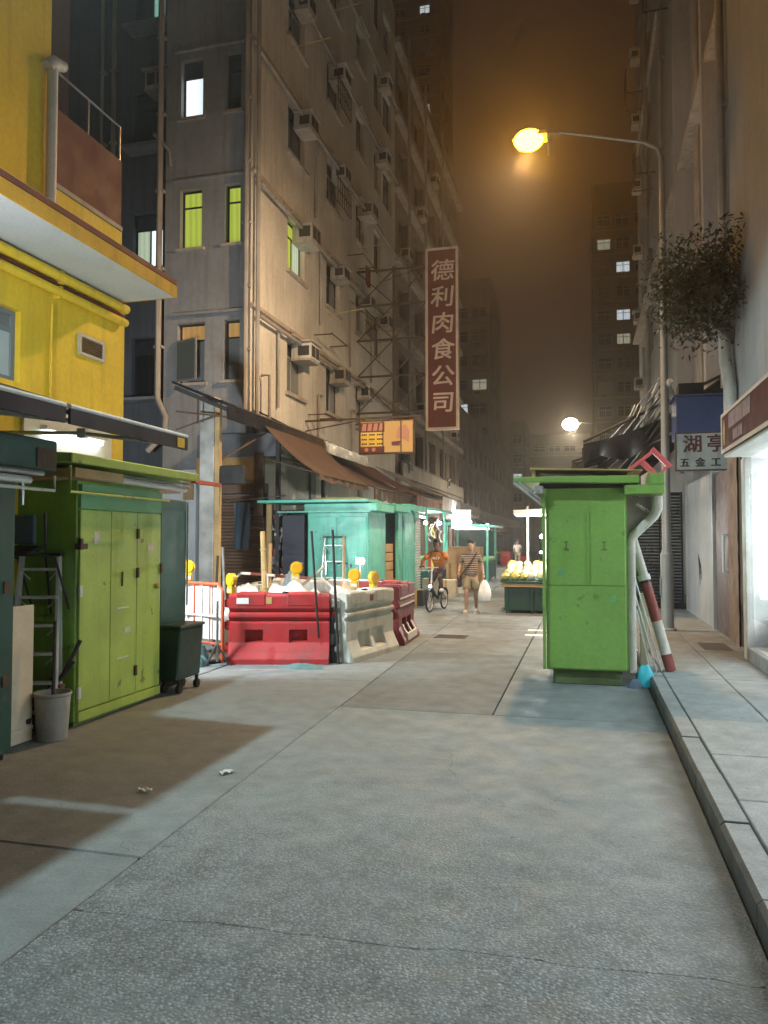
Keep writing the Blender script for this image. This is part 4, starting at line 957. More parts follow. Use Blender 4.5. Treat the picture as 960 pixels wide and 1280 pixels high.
# ================================================================== teal stalls
def teal_stall(label, x0, x1, y0, y1, h, over=True, open_side=False):
    t = thing('teal_stall', label, 'stall', ((x0+x1)/2,(y0+y1)/2,0), group='teal hawker stalls along the left side')
    if not open_side:
        m = MB(); m.box((x0,y0,.08),(x1,y1,h)); put('body', m, K['teal'], t, bevel=.01)
        w = (x1-x0)/2
        for i in range(2):
            m = MB(); m.box((x0+.03+i*w,y0-.025,.2),(x0-.03+(i+1)*w,y0-.001,h-.12)); dd = put('door', m, K['teal'], t, bevel=.004)
            if i: m = MB(); m.cbox((x0+w+.12,y0-.04,h*.52),(.22,.02,.03)); m.cbox((x0+w+.3,y0-.04,h*.50),(.03,.03,.08)); put('bolt', m, K['rust'], dd)
        for k in range(3):
            m = MB(); m.box((x0+.05,y0-.03,.3+k*.12),(x1-.05,y0-.026,.33+k*.12)); put('ridge', m, K['teal_dark'], t)
        m = MB(); m.box((x1+.001,y0+.05,.2),(x1+.02,y1-.05,h-.1)); put('side_door', m, K['teal'], t, bevel=.004)
    else:
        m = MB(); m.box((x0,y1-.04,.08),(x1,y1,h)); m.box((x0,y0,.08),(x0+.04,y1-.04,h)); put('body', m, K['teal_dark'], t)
        m = MB(); m.box((x1-.08,y1-.42,.08),(x1,y1-.045,h)); put('hinged_door', m, K['teal'], t, bevel=.006)
        m = MB(); m.box((x0+.1,y0+.1,.08),(x1-.12,y1-.1,.75)); put('counter', m, K['wood'], t)
    m = MB(); m.box((x0+.05,y0+.05,0),(x1-.05,y1-.05,.079)); put('plinth', m, K['black'], t)
    m = MB(); m.box((x0-.05,y0-.08,h+.002),(x1+.2,y1+.05,h+.16)); put('roof_box', m, K['teal'], t, bevel=.01)
    if over:
        m = MB(); m.box((x0-1.05,y0-.25,h+.18),(x1+.05,y0+1.0,h+.24)); put('roof_flap', m, K['teal'], t, bevel=.01)
        m = MB(); m.box((x0-.6,y0-.22,h-.03),(x1+.1,y0-.16,h-.0)); put('rain_rail', m, K['teal'], t)
        m = MB(); m.box((x0+.1,y0+.05,h+.25),(x1-.2,y0+.8,h+.29)); put('spare_plank', m, K['wood'], t)
    return t
teal_stall('closed teal stall with a step ladder leaning on its doors', -5.65, -4.32, 15.3, 16.7, 2.27)
teal_stall('open teal stall with stacked crates inside, second in the row', -5.65, -4.3, 16.95, 18.3, 2.32, False, True)
teal_stall('teal stall with slatted side, third in the row', -5.6, -4.33, 18.5, 20.3, 2.4, False)
ladder('step_ladder', 'aluminium step ladder leaning on the closed teal stall', (-5.0,14.85,0), .52, 1.72, .35, R(4), K['alu'], 5)
t = thing('louvred_screen', 'tall white and green striped louvre screen by the third teal stall', 'screen', (-4.25,20,0))
s0 = MB(); s0.prism([(0,0),(.03,.02),(.03,.055),(0,.035)], 'y', 0, .55)
f = proto('slat', s0, K['white_paint'], t, (-4.3,19.75,.2))
for i in range(1, 30):
    o = inst(f, (-4.3,19.75,.2+i*.07), t)
m = MB(); m.box((-4.325,19.7,.1),(-4.302,20.35,2.4)); put('backing', m, K['teal'], t)
cr = None
for k in range(4):
    z = .76+k*.21
    t = thing('wooden_crate', ['lowest','second','third','topmost'][k] + ' tan crate of the stack inside the open teal stall', 'crate', (-4.9,17.2,z), group='tan crates in the open teal stall')
    m = MB(); m.box((-5.3,17.05,z),(-4.42,17.08,z+.20)); put('front_board', m, K['tan'], t); m = MB(); m.box((-5.3,17.09,z),(-4.42,17.82,z+.19)); put('case', m, K['tan'], t)
m = MB(); m.tube([(-4.55,17.0,2.2),(-4.55,17.0,2.1),(-4.7,17.0,2.0),(-4.4,17.0,2.0),(-4.55,17.0,2.1)], .008, 5); o = put('clothes_hanger', m, K['white_paint']); tag(o, 'white clothes hanger dangling at the open teal stall', 'hanger')
# ================================================================== road-works enclosure
def barrier(name, label, loc, rz, L, mat, foot_pockets=False, stripe=None, group='plastic water barriers round the road works'):
    t = thing(name, label, 'barrier', loc, rz, group, local=True)
    def prof(pocket):
        h = [(-.25,.0),(-.25,.07),(-.15,.28)]
        if pocket == 'hole': h += [(-.03,.30),(-.03,.43)]
        h += [(-.15,.45),(-.15,.54),(-.115,.57),(-.115,.585),(-.165,.62),(-.165,.655),(-.12,.69),(-.12,.70),(-.165,.74),(-.165,.90),(-.145,.93)]
        if pocket == 'foot': h = [(-.25,.0),(-.25,.07),(-.22,.13),(-.10,.15),(-.10,.36),(-.15,.40)] + h[4:]
        elif pocket == 'web': pass
        return h + [(-y, z) for y, z in reversed(h)]
    xs = [(-.5,-.34,'n'),(-.34,-.16,'p'),(-.16,.10,'n'),(.10,.28,'p'),(.28,.5,'n')] if not foot_pockets else [(-.5,-.28,'n'),(-.28,-.04,'p'),(-.04,.03,'n'),(.03,.27,'p'),(.27,.5,'n')]
    # one closed loft: sections along the length, stepping in and out of the pockets
    up = [(.45,.15),(.54,.15),(.57,.115),(.585,.115),(.62,.165),(.655,.165),(.69,.12),(.70,.12),(.74,.165),(.90,.165),(.93,.145)]
    low = {'n': [(0,.25),(.07,.25),(.13,.2186),(.15,.208),(.28,.15),(.30,.15),(.43,.15)],
           'hole': [(0,.25),(.07,.25),(.13,.2186),(.15,.208),(.28,.15),(.30,.03),(.43,.03)],
           'foot': [(0,.25),(.07,.25),(.13,.2186),(.15,.09),(.28,.09),(.36,.09),(.40,.15)]}
    secs = []
    for a, b, k in xs:
        k_ = 'n' if k == 'n' else ('foot' if foot_pockets else 'hole'); h = low[k_]+up
        loop = [(-w, z) for z, w in h]+[(w, z) for z, w in reversed(h)]
        secs += [(a*L, loop), (b*L, loop)]
    m = MB(); n_ = len(secs[0][1]); vs = [(x, y, z) for x, lp in secs for y, z in lp]; fs = [tuple(range(n_)), tuple(range((len(secs)-1)*n_, len(secs)*n_))[::-1]]
    for i in range(len(secs)-1):
        for j in range(n_):
            q = (i*n_+j, i*n_+(j+1) % n_, (i+1)*n_+(j+1) % n_, (i+1)*n_+j)
            if i % 2 and vs[q[0]] == vs[q[3]] and vs[q[1]] == vs[q[2]]: continue
            fs.append(q)
    m.add(vs, fs); me_ = mesh_of(m, 'body', recalc=False)
    bm = bmesh.new(); bm.from_mesh(me_); bmesh.ops.remove_doubles(bm, verts=bm.verts, dist=1e-5); bmesh.ops.dissolve_degenerate(bm, edges=bm.edges, dist=1e-5); bmesh.ops.recalc_face_normals(bm, faces=bm.faces)
    bmesh.ops.dissolve_limit(bm, angle_limit=.01, verts=bm.verts, edges=bm.edges)
    es = [e for e in bm.edges if len(e.link_faces) == 2 and e.calc_face_angle(0) > .35]
    bmesh.ops.bevel(bm, geom=es, offset=.012, segments=2, affect='EDGES', clamp_overlap=True); bm.to_mesh(me_); bm.free()
    me_.materials.append(mat); bo = bpy.data.objects.new('body', me_); COL.objects.link(bo); bo.parent = t
    for a in (-.27,.23):        # raised top blocks
        m = MB(); m.box((a*L-.16*L,-.172,.76),(a*L+.14*L,.172,.945)); put('top_block', m, mat, t, bevel=.02)
    for sx, zs in ((-1,(.2,.5,.8)),(1,(.32,.64))):
        for z in zs:
            m = MB(); m.box((sx*L/2 - (0 if sx > 0 else .08), -.07, z-.06),(sx*L/2 + (.08 if sx > 0 else 0), .07, z+.06)); put('lug', m, mat, t, bevel=.02)
    m = MB(); m.lathe([(.045,0),(.045,.02),(.02,.025)], (.05*L,0,.931), 12); put('filler_cap', m, K['black'], t)
    if stripe == 'sticker':
        m = MB(); m.box((-.42*L,-.176,.80),(-.30*L,-.1725,.88)); put('sticker', m, K['white_paint'], t)
        m = MB(); m.box((-.13*L,-.170,.80),(-.07*L,-.166,.89)); put('sticker', m, K['tan'], t)
    if stripe == 'edges':
        for z in (.64,.72,.35):
            m = MB(); m.box((-.48*L,-.172,z),(.48*L,-.166,z+.02)); put('painted_line', m, K['white_paint'], t)
    if stripe == 'letter':
        m = MB(); m.prism([(-.258,.05),(-.258,.16),(-.235,.17),(-.235,.05)], 'x', -.30*L, .30*L)
        for a in (-.30,-.03,.24): m.prism([(-.255,.14),(-.19,.24),(-.165,.30),(-.150,.30),(-.22,.12)], 'x', a*L, (a+.06)*L)
        put('white_paint_panel', m, K['white_paint'], t)
        for z in (.60,.715):
            m = MB(); m.box((-.46*L,-.172,z),(.46*L,-.168,z+.03)); put('painted_line', m, K['white_paint'], t)
    if stripe == 'tape':
        m = MB(); m.box((-.05*L,-.172,.79),(.02*L,-.168,.88)); put('red_tape', m, K['red_paint'], t)
    return t
barrier('water_barrier', 'long red plastic water barrier with two square holes facing the road', (-4.03,9.86,0), R(14.5), 1.36, K['red_plastic'], False, 'sticker')
barrier('water_barrier', 'off-white plastic water barrier standing angled between the two red ones', (-3.13,10.75,0), R(79), 1.5, K['white_plastic'], True, 'tape')
barrier('water_barrier', 'maroon plastic water barrier with white painted foot beyond the off-white one', (-3.02,12.5,0), R(92), 1.36, K['maroon_plastic'], True, 'letter')
barrier('water_barrier', 'white-topped barrier hidden at the back of the road works', (-4.6,13.3,0), R(4), 1.4, K['white_plastic'])
barrier('water_barrier', 'pale barrier at the lane side of the road works', (-5.25,11.9,0), R(97), 1.4, K['white_plastic'])
barrier('water_barrier', 'red barrier closing the back corner beside the maroon one', (-3.55,13.3,0), R(-6), 1.0, K['red_plastic'])
# orange and white mesh fence panel
t = thing('mesh_barrier', 'orange and white mesh safety panel glaring in the lamp light', 'barrier', (-5.22,9.75,0), R(-26), local=True)
m = MB(); m.tube([(-.55,0,.02),(-.55,0,.98),(-.45,0,1.06),(.45,0,1.06),(.55,0,.98),(.55,0,.02)], .022, 8); put('hoop', m, K['orange_mesh'], t, smooth=True)
for z in (.25,.62): m = MB(); m.tube([(-.55,0,z),(.55,0,z)], .016, 8); put('crossbar', m, K['orange_mesh'] if z < .5 else K['white_paint'], t, smooth=True)
for i in range(6):
    x = -.45+i*.18; m = MB(); m.tube([(x,0,.25),(x,0,1.05)], .011, 7); put('upright', m, K['white_paint'] if i % 2 else K['orange_mesh'], t, smooth=True)
m = MB(); m.grid(lambda u, v: (-.5+1.0*u, .03+.02*math.sin(9*u), .3+.72*v), 12, 8); put('plastic_sheet', m, K['white_sheet'], t, thick=.004, smooth=True)
for x in (-.45,.45): m = MB(); m.box((x-.05,-.3,0),(x+.05,.3,.05)); put('foot', m, K['black'], t, bevel=.01)
# retro-reflective lamp pairs
def flasher(label, x, y, z, rz=0, tilt=0):
    t = thing('warning_lamp', label, 'warning lamp', (x,y,z), rz, 'amber warning lamps on the barriers', local=True)
    m = MB(); m.box((-.06,-.045,0),(.06,.045,.11)); put('battery_case', m, K['yellow_plastic'], t, bevel=.012); m = MB(); m.box((-.045,-.048,.03),(.045,-.0455,.07)); put('label', m, K['white_paint'], t)
    m = MB(); m.tube([(0,-.05,.20),(0,.05,.20)], .085, 18); put('lens', m, K['amber'], t, smooth=True, bevel=.01)
    m = MB(); m.tube([(0,-.035,.20),(0,.035,.20)], .098, 18); put('rim', m, K['yellow_plastic'], t, smooth=True)
    t.rotation_euler = (0, tilt, rz)
flasher('amber warning lamp on the mesh panel end', -5.45, 9.88, 1.08, R(20))
flasher('amber warning lamp above the middle of the long red barrier', -4.27, 11.0, 1.04, R(25), R(8))
flasher('round amber warning lamp just over the off-white barrier, nearer the bamboo', -3.38, 11.2, .93, R(5))
flasher('amber warning lamp seen edge-on at the end of the off-white barrier', -3.07, 11.15, .90, R(72))
flasher('amber warning lamp low behind the mesh panel', -4.98, 10.3, .88, R(-30))
# poles
def pole(name, label, pts, r, mat, cat='pole', nodes=0, n=8):
    t = thing(name, label, cat, pts[0])
    m = MB(); m.tube(pts, r, n); put('shaft', m, mat, t, smooth=True)
    if nodes:
        a, b = Vector(pts[0]), Vector(pts[-1]); d = (b-a).normalized(); rr = r if not isinstance(r, list) else r[0]
        for i in range(1, nodes):
            c = a.lerp(b, i/nodes); m = MB(); m.tube([c-d*.012, c, c+d*.012], [rr*.98, rr*1.18, rr*.98], n); put('node', m, mat, t)
    return t
pole('steel_rod', 'thin dark rod leaning at the end of the long red barrier', [(-3.45,9.78,.35),(-3.50,9.62,1.78)], .017, K['black_steel'])
pole('steel_rod', 'thin dark rod leaning on the off-white barrier', [(-3.20,9.86,.0),(-3.30,9.9,1.80)], .019, K['black_steel'])
pole('bamboo_pole', 'thick bamboo pole rising behind the long red barrier', [(-4.86,11.3,.0),(-5.02,11.5,1.80)], [.05,.042], K['bamboo'], nodes=6)
pole('bamboo_pole', 'thin bamboo pole in front of the closed teal stall', [(-3.83,12.1,0),(-3.90,12.3,1.72)], [.026,.022], K['bamboo'], nodes=6)
pole('steel_rod', 'pale tall rod at the lane side of the road works', [(-5.35,10.9,0),(-5.45,10.95,1.55)], .022, K['steel'])
pole('steel_rod', 'short dark rod behind the mesh panel', [(-5.62,11.0,0),(-5.58,11.05,1.42)], .02, K['black_steel'])
# tubular red-white guard rail behind the red barrier
t = thing('guard_rail', 'red and white tubular guard rail behind the long red barrier', 'rail', (-4.75,11.9,0))
p = [(-5.55,11.6,.0),(-5.55,11.6,1.02),(-5.45,11.62,1.12),(-4.15,11.95,1.02),(-4.0,11.98,.9),(-3.98,11.98,0)]
m = MB(); m.tube(p, .024, 9); put('hoop', m, K['white_paint'], t, smooth=True)
for a in (.12,.42,.72):
    q0 = Vector(p[2]).lerp(Vector(p[3]), a); q1 = Vector(p[2]).lerp(Vector(p[3]), a+.13); m = MB(); m.tube([q0,q1], .0255, 9); put('red_band', m, K['red_paint'], t, smooth=True)
m = MB(); m.tube([(-5.55,11.6,.75),(-3.98,11.98,.68)], .018, 8); put('mid_rail', m, K['white_paint'], t, smooth=True)
for a in (.33,.66):
    q0 = Vector(p[2]).lerp(Vector(p[3]), a); m = MB(); m.tube([(q0.x,q0.y,0),q0], .016, 8); put('stile', m, K['white_paint'], t, smooth=True)
# heaped sheeting and sacks inside the enclosure
def heap(name, label, c, sx, sy, sz, mat, cat, rz=0):
    q_ = .35 if sx < .2 else 1
    def fn(u, v):
        a = 2*math.pi*u; r = v; k = 1+.22*q_*noise.noise(Vector((math.cos(a)*2+c[0]*3, math.sin(a)*2+c[1]*3, v*2)))
        return (c[0]+math.cos(a)*r*sx*k, c[1]+math.sin(a)*r*sy*k, c[2]+sz*(1-v**2.4)*(1+.35*q_*noise.noise(Vector((math.cos(a)*r*3.2+c[0], math.sin(a)*r*3.2, c[1])))))
    m = MB(); m.grid(fn, 28, 8); o = put(name, m, mat, smooth=True, recalc=False); tag(o, label, cat)
heap('plastic_sheet', 'crumpled white plastic sheeting heaped inside the road works', (-4.3,11.0,0), .95,.7,.93, K['white_sheet'], 'sheeting')
heap('plastic_sheet', 'white sheeting bulging behind the off-white barrier', (-3.7,11.6,0), .55,.7,.9, K['white_sheet'], 'sheeting')
heap('rubble_sack', 'pale rubble sack beside the bamboo pole', (-5.0,12.2,0), .45,.4,1.0, K['white_plastic'], 'sack')
heap('sand_sack', 'grey-green sandbag on the ground by the mesh panel', (-5.05,9.25,0), .26,.17,.17, K['sack'], 'sack')
heap('sand_sack', 'sandbag stacked against the foot of the mesh panel', (-5.15,9.55,0), .22,.2,.30, K['sack'], 'sack')
heap('cloth_bundle', 'flattened teal cloth lying before the long red barrier', (-3.56,9.43,0), .30,.10,.06, K['sack'], 'cloth')
heap('plastic_sheet', 'white sheeting spilling over by the lane side of the road works', (-5.0,11.0,0), .5,.6,.88, K['white_sheet'], 'sheeting')
pole('timber_batten', 'pale timber batten slanting out of the sheeting', [(-4.7,10.9,.5),(-3.9,11.3,1.25)], .022, K['wood_pale'])
pole('timber_batten', 'red-brown batten propped behind the bamboo pole', [(-4.95,11.6,.2),(-5.05,11.9,1.6)], .03, K['tan'])
pole('steel_rod', 'slim rod leaning towards the closed teal stall', [(-4.15,12.2,.1),(-4.45,12.9,1.5)], .015, K['steel'])
t = thing('trolley_frame', 'blue-grey bent metal trolley frame among the sheeting', 'trolley', (-4.6,11.5,.6))
m = MB(); m.tube([(-4.75,11.6,.6),(-4.55,11.5,1.15),(-4.30,11.4,1.30)], .02); put('handle', m, K['steel'], t, smooth=True)
m = MB(); m.add([(-4.8,11.6,.7),(-4.5,11.45,.7),(-4.38,11.42,1.2),(-4.62,11.55,1.1)], [(0,1,2,3)]); put('plate', m, paint('blue_grey_plate', (.2,.26,.3), .5), t, thick=.015)
t = thing('tripod_stand', 'small dark metal tripod foot at the corner of the red barrier', 'stand', (-4.72,9.35,0))
m = MB(); m.tube([(-4.72,9.35,.05),(-4.72,9.35,.85)], .018); put('post', m, K['steel'], t)
for a in (0,2.1,4.2): m = MB(); m.tube([(-4.72,9.35,.28),(-4.72+.17*math.cos(a),9.35+.17*math.sin(a),.012)], .013, 6); put('leg', m, K['black_steel'], t)
t = thing('stub_post', 'black stub post between the red and the off-white barrier', 'post', (-3.30,9.98,0))
m = MB(); m.box((-3.36,9.93,0),(-3.26,10.03,.62)); put('shaft', m, K['black'], t, bevel=.02)
m = MB(); m.box((-3.4,9.9,.22),(-3.24,10.05,.4)); put('collar', m, K['black'], t, bevel=.03)

t = thing('work_lamp', 'small white work lamp on a stand by the closed teal stall', 'lamp', (-4.0,13.6,0))
m = MB(); m.tube([(-4.0,13.62,0),(-4.0,13.62,1.25)], .014); put('stand', m, K['steel'], t)
m = MB(); m.box((-4.08,13.60,1.22),(-3.92,13.66,1.34)); put('housing', m, K['black_steel'], t)
m = MB(); m.box((-4.07,13.592,1.23),(-3.93,13.599,1.33)); put('lens', m, K['bulb'], t)
# ================================================================== hanging signs
def glyph(txt, size, mat, parent, loc, rot, name='character', bold=0, depth=.02, sx=1.0, shear=0, wt=.03):
    cu = bpy.data.curves.new(name, 'FONT'); cu.body = txt; cu.size = size; cu.extrude = depth/2; cu.offset = 0
    cu.align_x = 'CENTER'; cu.align_y = 'CENTER'; cu.shear = shear; cu.resolution_u = 2
    ob = bpy.data.objects.new(name, cu); COL.objects.link(ob)
    dg = bpy.context.evaluated_depsgraph_get(); me = bpy.data.meshes.new_from_object(ob.evaluated_get(dg)); me.name = name
    bpy.data.objects.remove(ob); bpy.data.curves.remove(cu)
    if wt:
        bm = bmesh.new(); bm.from_mesh(me)
        for i, (dx, dy) in enumerate(((1,0),(0,1),(1,1),(.5,.5))):
            k0 = len(bm.verts); bm.from_mesh(me); bm.verts.ensure_lookup_table()
            for v in bm.verts[k0:]: v.co.x += dx*wt*size; v.co.y += dy*wt*size*.7; v.co.z += .0006*(i+1)
        bm.to_mesh(me); bm.free()
    if sx != 1.0 and len(me.vertices):
        for v in me.vertices: v.co.x *= sx
    me.materials.clear(); me.materials.append(mat)
    o = bpy.data.objects.new(name, me); COL.objects.link(o); o.parent = parent
    o.location = Vector(loc) - (off_of(parent) if parent else Vector((0,0,0))); o.rotation_euler = rot
    return o
FACE = (R(90), 0, 0)          # letters that face the camera side (-Y)
t = thing('vertical_sign', 'tall faded red vertical shop sign with cream characters over the street', 'sign', (-4.52,25,5.35))
m = MB(); m.box((-5.04,25.0,5.36),(-4.0,25.16,11.42)); put('board', m, K['sign_red'], t)
m = MB()
for p in (((-5.07,24.97,5.33),(-4.99,25.19,11.45)),((-4.05,24.97,5.33),(-3.97,25.19,11.45)),((-4.99,24.97,5.33),(-4.05,25.19,5.41)),((-4.99,24.97,11.37),(-4.05,25.19,11.45))): m.box(*p)
put('border', m, K['sign_trim'], t)
for i, ch in enumerate('德利肉食公司'):
    glyph(ch, .74, K['sign_trim'], t, (-4.52,24.985,10.62-i*.885), FACE, shear=.08, wt=.022, sx=1.1)
t = thing('sign_bracket', 'rusty cross-braced steel bracket carrying the tall red sign', 'bracket', (-6.3,25.1,7))
for z in (6.0,7.25,8.5,9.7,10.9):
    m = MB(); m.bar((-7.5,25.1,z),(-5.05,25.1,z),.06,.06); put('beam', m, K['rust'], t)
for z0, z1 in ((6.0,7.25),(7.25,8.5),(8.5,9.7),(9.7,10.9)):
    m = MB(); m.bar((-7.5,25.14,z0),(-6.2,25.14,z1),.035,.035); m.bar((-6.2,25.06,z0),(-5.05,25.06,z1),.035,.035); m.bar((-7.5,25.06,z1),(-6.2,25.06,z0),.035,.035); put('brace', m, K['rust'], t)
m = MB(); m.bar((-6.2,25.1,5.7),(-6.2,25.1,11.0),.07,.07); put('upright', m, K['rust'], t)
for z, y1 in ((8.5,27.6),(10.9,28)):
    m = MB(); m.tube([(-5.05,25.1,z),(-7.5,y1,z+.6)], .012, 5); put('stay_wire', m, K['black'], t)

Y_PRINT = glow('backlit_yellow_panel', (.85,.52,.06), .32); Y_TXT = paint('sign_black_print', (.03,.025,.02), .6)
PK = glow('backlit_pink_print', (.5,.22,.14), .25); BR = glow('backlit_maroon_print', (.15,.04,.025), .25); CRM = glow('backlit_cream_print', (.6,.36,.12), .22)
t = thing('panel_sign', 'small backlit yellow sign with price rows hung under the bracket', 'sign', (-5.15,20,4))
m = MB(); m.box((-5.92,20.02,4.0),(-4.38,20.14,4.92)); put('box', m, K['rust'], t)
m = MB(); m.box((-5.87,20.01,4.04),(-4.42,20.019,4.88)); put('backing', m, CRM, t)
m = MB(); m.box((-5.87,20.0,4.60),(-5.2,20.009,4.86)); put('title_panel', m, BR, t)
m = MB(); m.box((-5.87,20.0,4.04),(-5.2,20.009,4.20)); put('foot_panel', m, BR, t)
for r_ in range(3):
    for c_ in range(3):
        m = MB(); m.box((-5.86+c_*.22,20.0,4.22+r_*.125),(-5.66+c_*.22,20.008,4.33+r_*.125)); pn = put('price_panel', m, Y_PRINT, t)
        for k in range(3): m = MB(); m.box((-5.84+c_*.22+k*.055,19.994,4.25+r_*.125),(-5.80+c_*.22+k*.055,19.999,4.30+r_*.125)); put('print', m, Y_TXT, pn)
for i in range(4): m = MB(); m.prism([(-5.84+i*.16,4.63),(-5.72+i*.16,4.63),(-5.70+i*.16,4.83),(-5.80+i*.16,4.83)], 'y', 19.99, 19.999); put('title_print', m, PK, t)
for i in range(2): m = MB(); m.tube([(-5.70+i*.2,19.999,4.12),(-5.70+i*.2,19.99,4.12)], .055, 14); put('round_print', m, PK, t)
m = MB(); m.prism([(-4.98,4.22),(-4.78,4.22),(-4.74,4.34),(-5.0,4.32)], 'y', 19.99, 20.0); put('dish_print', m, BR, t)
m = MB(); m.prism([(-4.86,4.42),(-4.66,4.40),(-4.52,4.3),(-4.5,4.6),(-4.62,4.78),(-4.82,4.7)], 'y', 19.992, 20.0); put('picture_print', m, PK, t)
for x in (-5.25,-4.75): m = MB(); m.box((x,19.985,4.02),(x+.03,19.99,4.9)); put('crack_bar', m, K['rust'], t)
m = MB(); m.bar((-7.5,20.08,4.98),(-4.2,20.08,5.0),.05,.05); m.bar((-7.5,20.08,4.7),(-5.9,20.08,4.95),.03,.03); put('hanger_beam', m, K['rust'], t)
m = MB(); m.tube([(-7.45,16.6,4.72),(-7.3,20,4.5),(-7.2,24,4.3)], .02, 6); o = put('overhead_cable', m, K['black']); tag(o, 'drooping black cable along the tenement front over the awnings', 'cable')

# ================================================================== right-hand cabinet stall on the road
s = thing('green_cabinet_stall', 'tall closed grass green cabinet stall standing on the road by the kerb', 'stall', (0,9.7,0))
m = MB(); m.box((-.43,9.12,.17),(.455,10.6,2.26)); put('body', m, K['green_right'], s, bevel=.008)
m = MB(); m.box((-.36,9.18,0),(.40,10.55,.169)); put('plinth', m, K['plinth'], s, bevel=.01)
m = MB(); m.box((-.425,9.112,2.06),(.45,9.119,2.25)); put('top_panel', m, K['green_right'], s)
m = MB(); m.box((-.42,9.106,1.14),(.445,9.1195,2.058)); put('upper_panel', m, K['green_right'], s, bevel=.003)
m = MB(); m.box((-.42,9.108,.19),(.445,9.1195,1.132)); put('lower_panel', m, K['green_right'], s, bevel=.003)
m = MB(); m.box((.03,9.09,1.17),(.055,9.105,1.98)); put('seam_strip', m, K['green_right'], s)
for x in (-.20,.22):
    m = MB(); m.box((x-.03,9.098,1.54),(x+.03,9.1055,1.555)); m.box((x-.005,9.098,1.555),(x+.005,9.1055,1.63)); m.box((x-.025,9.098,1.63),(x+.02,9.1055,1.642)); put('handle_mark', m, K['plinth'], s)
m = MB(); m.box((-.47,9.05,.18),(-.435,9.11,2.25)); put('corner_strip', m, K['green_right'], s)
m = MB(); m.box((-.5,9.1,2.262),(.5,10.65,2.32)); put('roof_gap_shade', m, K['black'], s)  # solid black strip stands for the shade under the roof
m = MB(); m.prism([(-.78,2.325),(.6,2.29),(.6,2.38),(-.78,2.385)], 'y', 8.94, 10.8); put('roof', m, K['green_right'], s, bevel=.008)
m = MB(); m.prism([(-.62,2.50),(.66,2.46),(.66,2.475),(-.62,2.525)], 'y', 9.3, 10.9); m.box((-.6,9.35,2.39),(-.56,10.8,2.495)); m.box((.5,9.35,2.39),(.54,10.8,2.455)); put('upper_board', m, K['wood'], s)
m = MB(); m.box((.44,8.9,2.17),(.86,9.4,2.27)); m.box((.70,8.9,2.272),(.86,9.4,2.40)); put('gutter_box', m, K['green_right'], s, bevel=.006)
m = MB(); m.tube([(-.78,8.95,2.32),(-.45,9.1,2.05)], .015, 6); m.tube([(-.72,8.95,2.33),(-.43,9.15,2.1)], .02, 6); put('roof_stay', m, K['alu'], s)
m = MB(); m.lathe([(.05,0),(.06,.03),(.05,.08)], (-.5,9.0,2.2), 10); put('hook_lamp', m, K['steel'], s)
m = MB(); m.tube([(.81,9.25,2.16),(.81,9.25,2.02),(.78,9.26,1.94),(.54,9.3,1.70),(.52,9.3,1.64),(.52,9.3,.14)], [.06,.06,.055,.05,.05,.05], 14); put('drain_pipe', m, K['pvc'], s, smooth=True)
for z in (.42,.9,1.5): m = MB(); m.tube([(.52,9.3,z),(.52,9.3,z+.04)], .056, 14); put('pipe_collar', m, K['pvc'], s, smooth=True)
m = MB(); m.prism([(.46,1.72),(.5,1.60),(.62,1.75),(.78,2.0),(.78,2.16),(.46,2.16)], 'y', 9.36, 9.95); put('side_hopper', m, paint('rust_streaked_panel', (.33,.31,.29), .6, .3, var=.2, dirt=.5, dcol=(.28,.15,.06), streak=.4), s)
m = MB(); m.box((.456,9.2,1.0),(.47,10.4,1.03)); m.box((.456,9.16,.2),(.475,9.2,2.2)); put('side_trim', m, K['green_right'], s)
m = MB()
for i in range(6): m.ball((.60+.03*i,9.28,2.06-.02*i), .022, 6, 4)
put('wire_tangle', m, K['pvc'], s)
for x, z, w_, h_ in ((-.32,1.25,.10,.07),(.28,.95,.07,.10)):
    m = MB(); m.prism([(x,z),(x+w_,z+.012),(x+w_*.85,z+h_),(x+w_*.3,z+h_*.8)], 'y', 9.104, 9.1055); put('torn_sticker', m, K['green_mint'], s)
# stool on its roof
t = thing('plastic_stool', 'pink plastic stool lying on its side on the green cabinet roof', 'stool', (.78,9.6,2.4))
Mx = Matrix.Translation((.80,9.6,2.55)) @ Matrix.Rotation(R(-44), 4, 'Y') @ Matrix.Rotation(R(90), 4, 'X') @ Matrix.Rotation(R(0), 4, 'Z')
def loc(mb): return mb.xform(Matrix.Translation((.80,9.68,2.545)) @ Matrix.Rotation(R(46), 4, 'Y'))
m = MB(); m.box((-.15,-.15,.12),(.15,.15,.15)); m.box((-.15,-.15,.09),(.15,-.14,.12)); put('seat', loc(m), K['pink'], t, bevel=.012)
for x in (-1,1):
    for y_ in (-1,1):
        m = MB(); m.bar((x*.12,y_*.12,.11),(x*.16,y_*.16,-.24),.045,.03); put('leg', loc(m), K['pink'], t, bevel=.006)
m = MB(); m.bar((-.14,-.14,-.05),(.14,-.14,-.05),.02,.035); put('stretcher', loc(m), K['pink'], t)
m = MB(); m.bar((-.14,.14,-.05),(.14,.14,-.05),.02,.035); put('stretcher', loc(m), K['pink'], t)
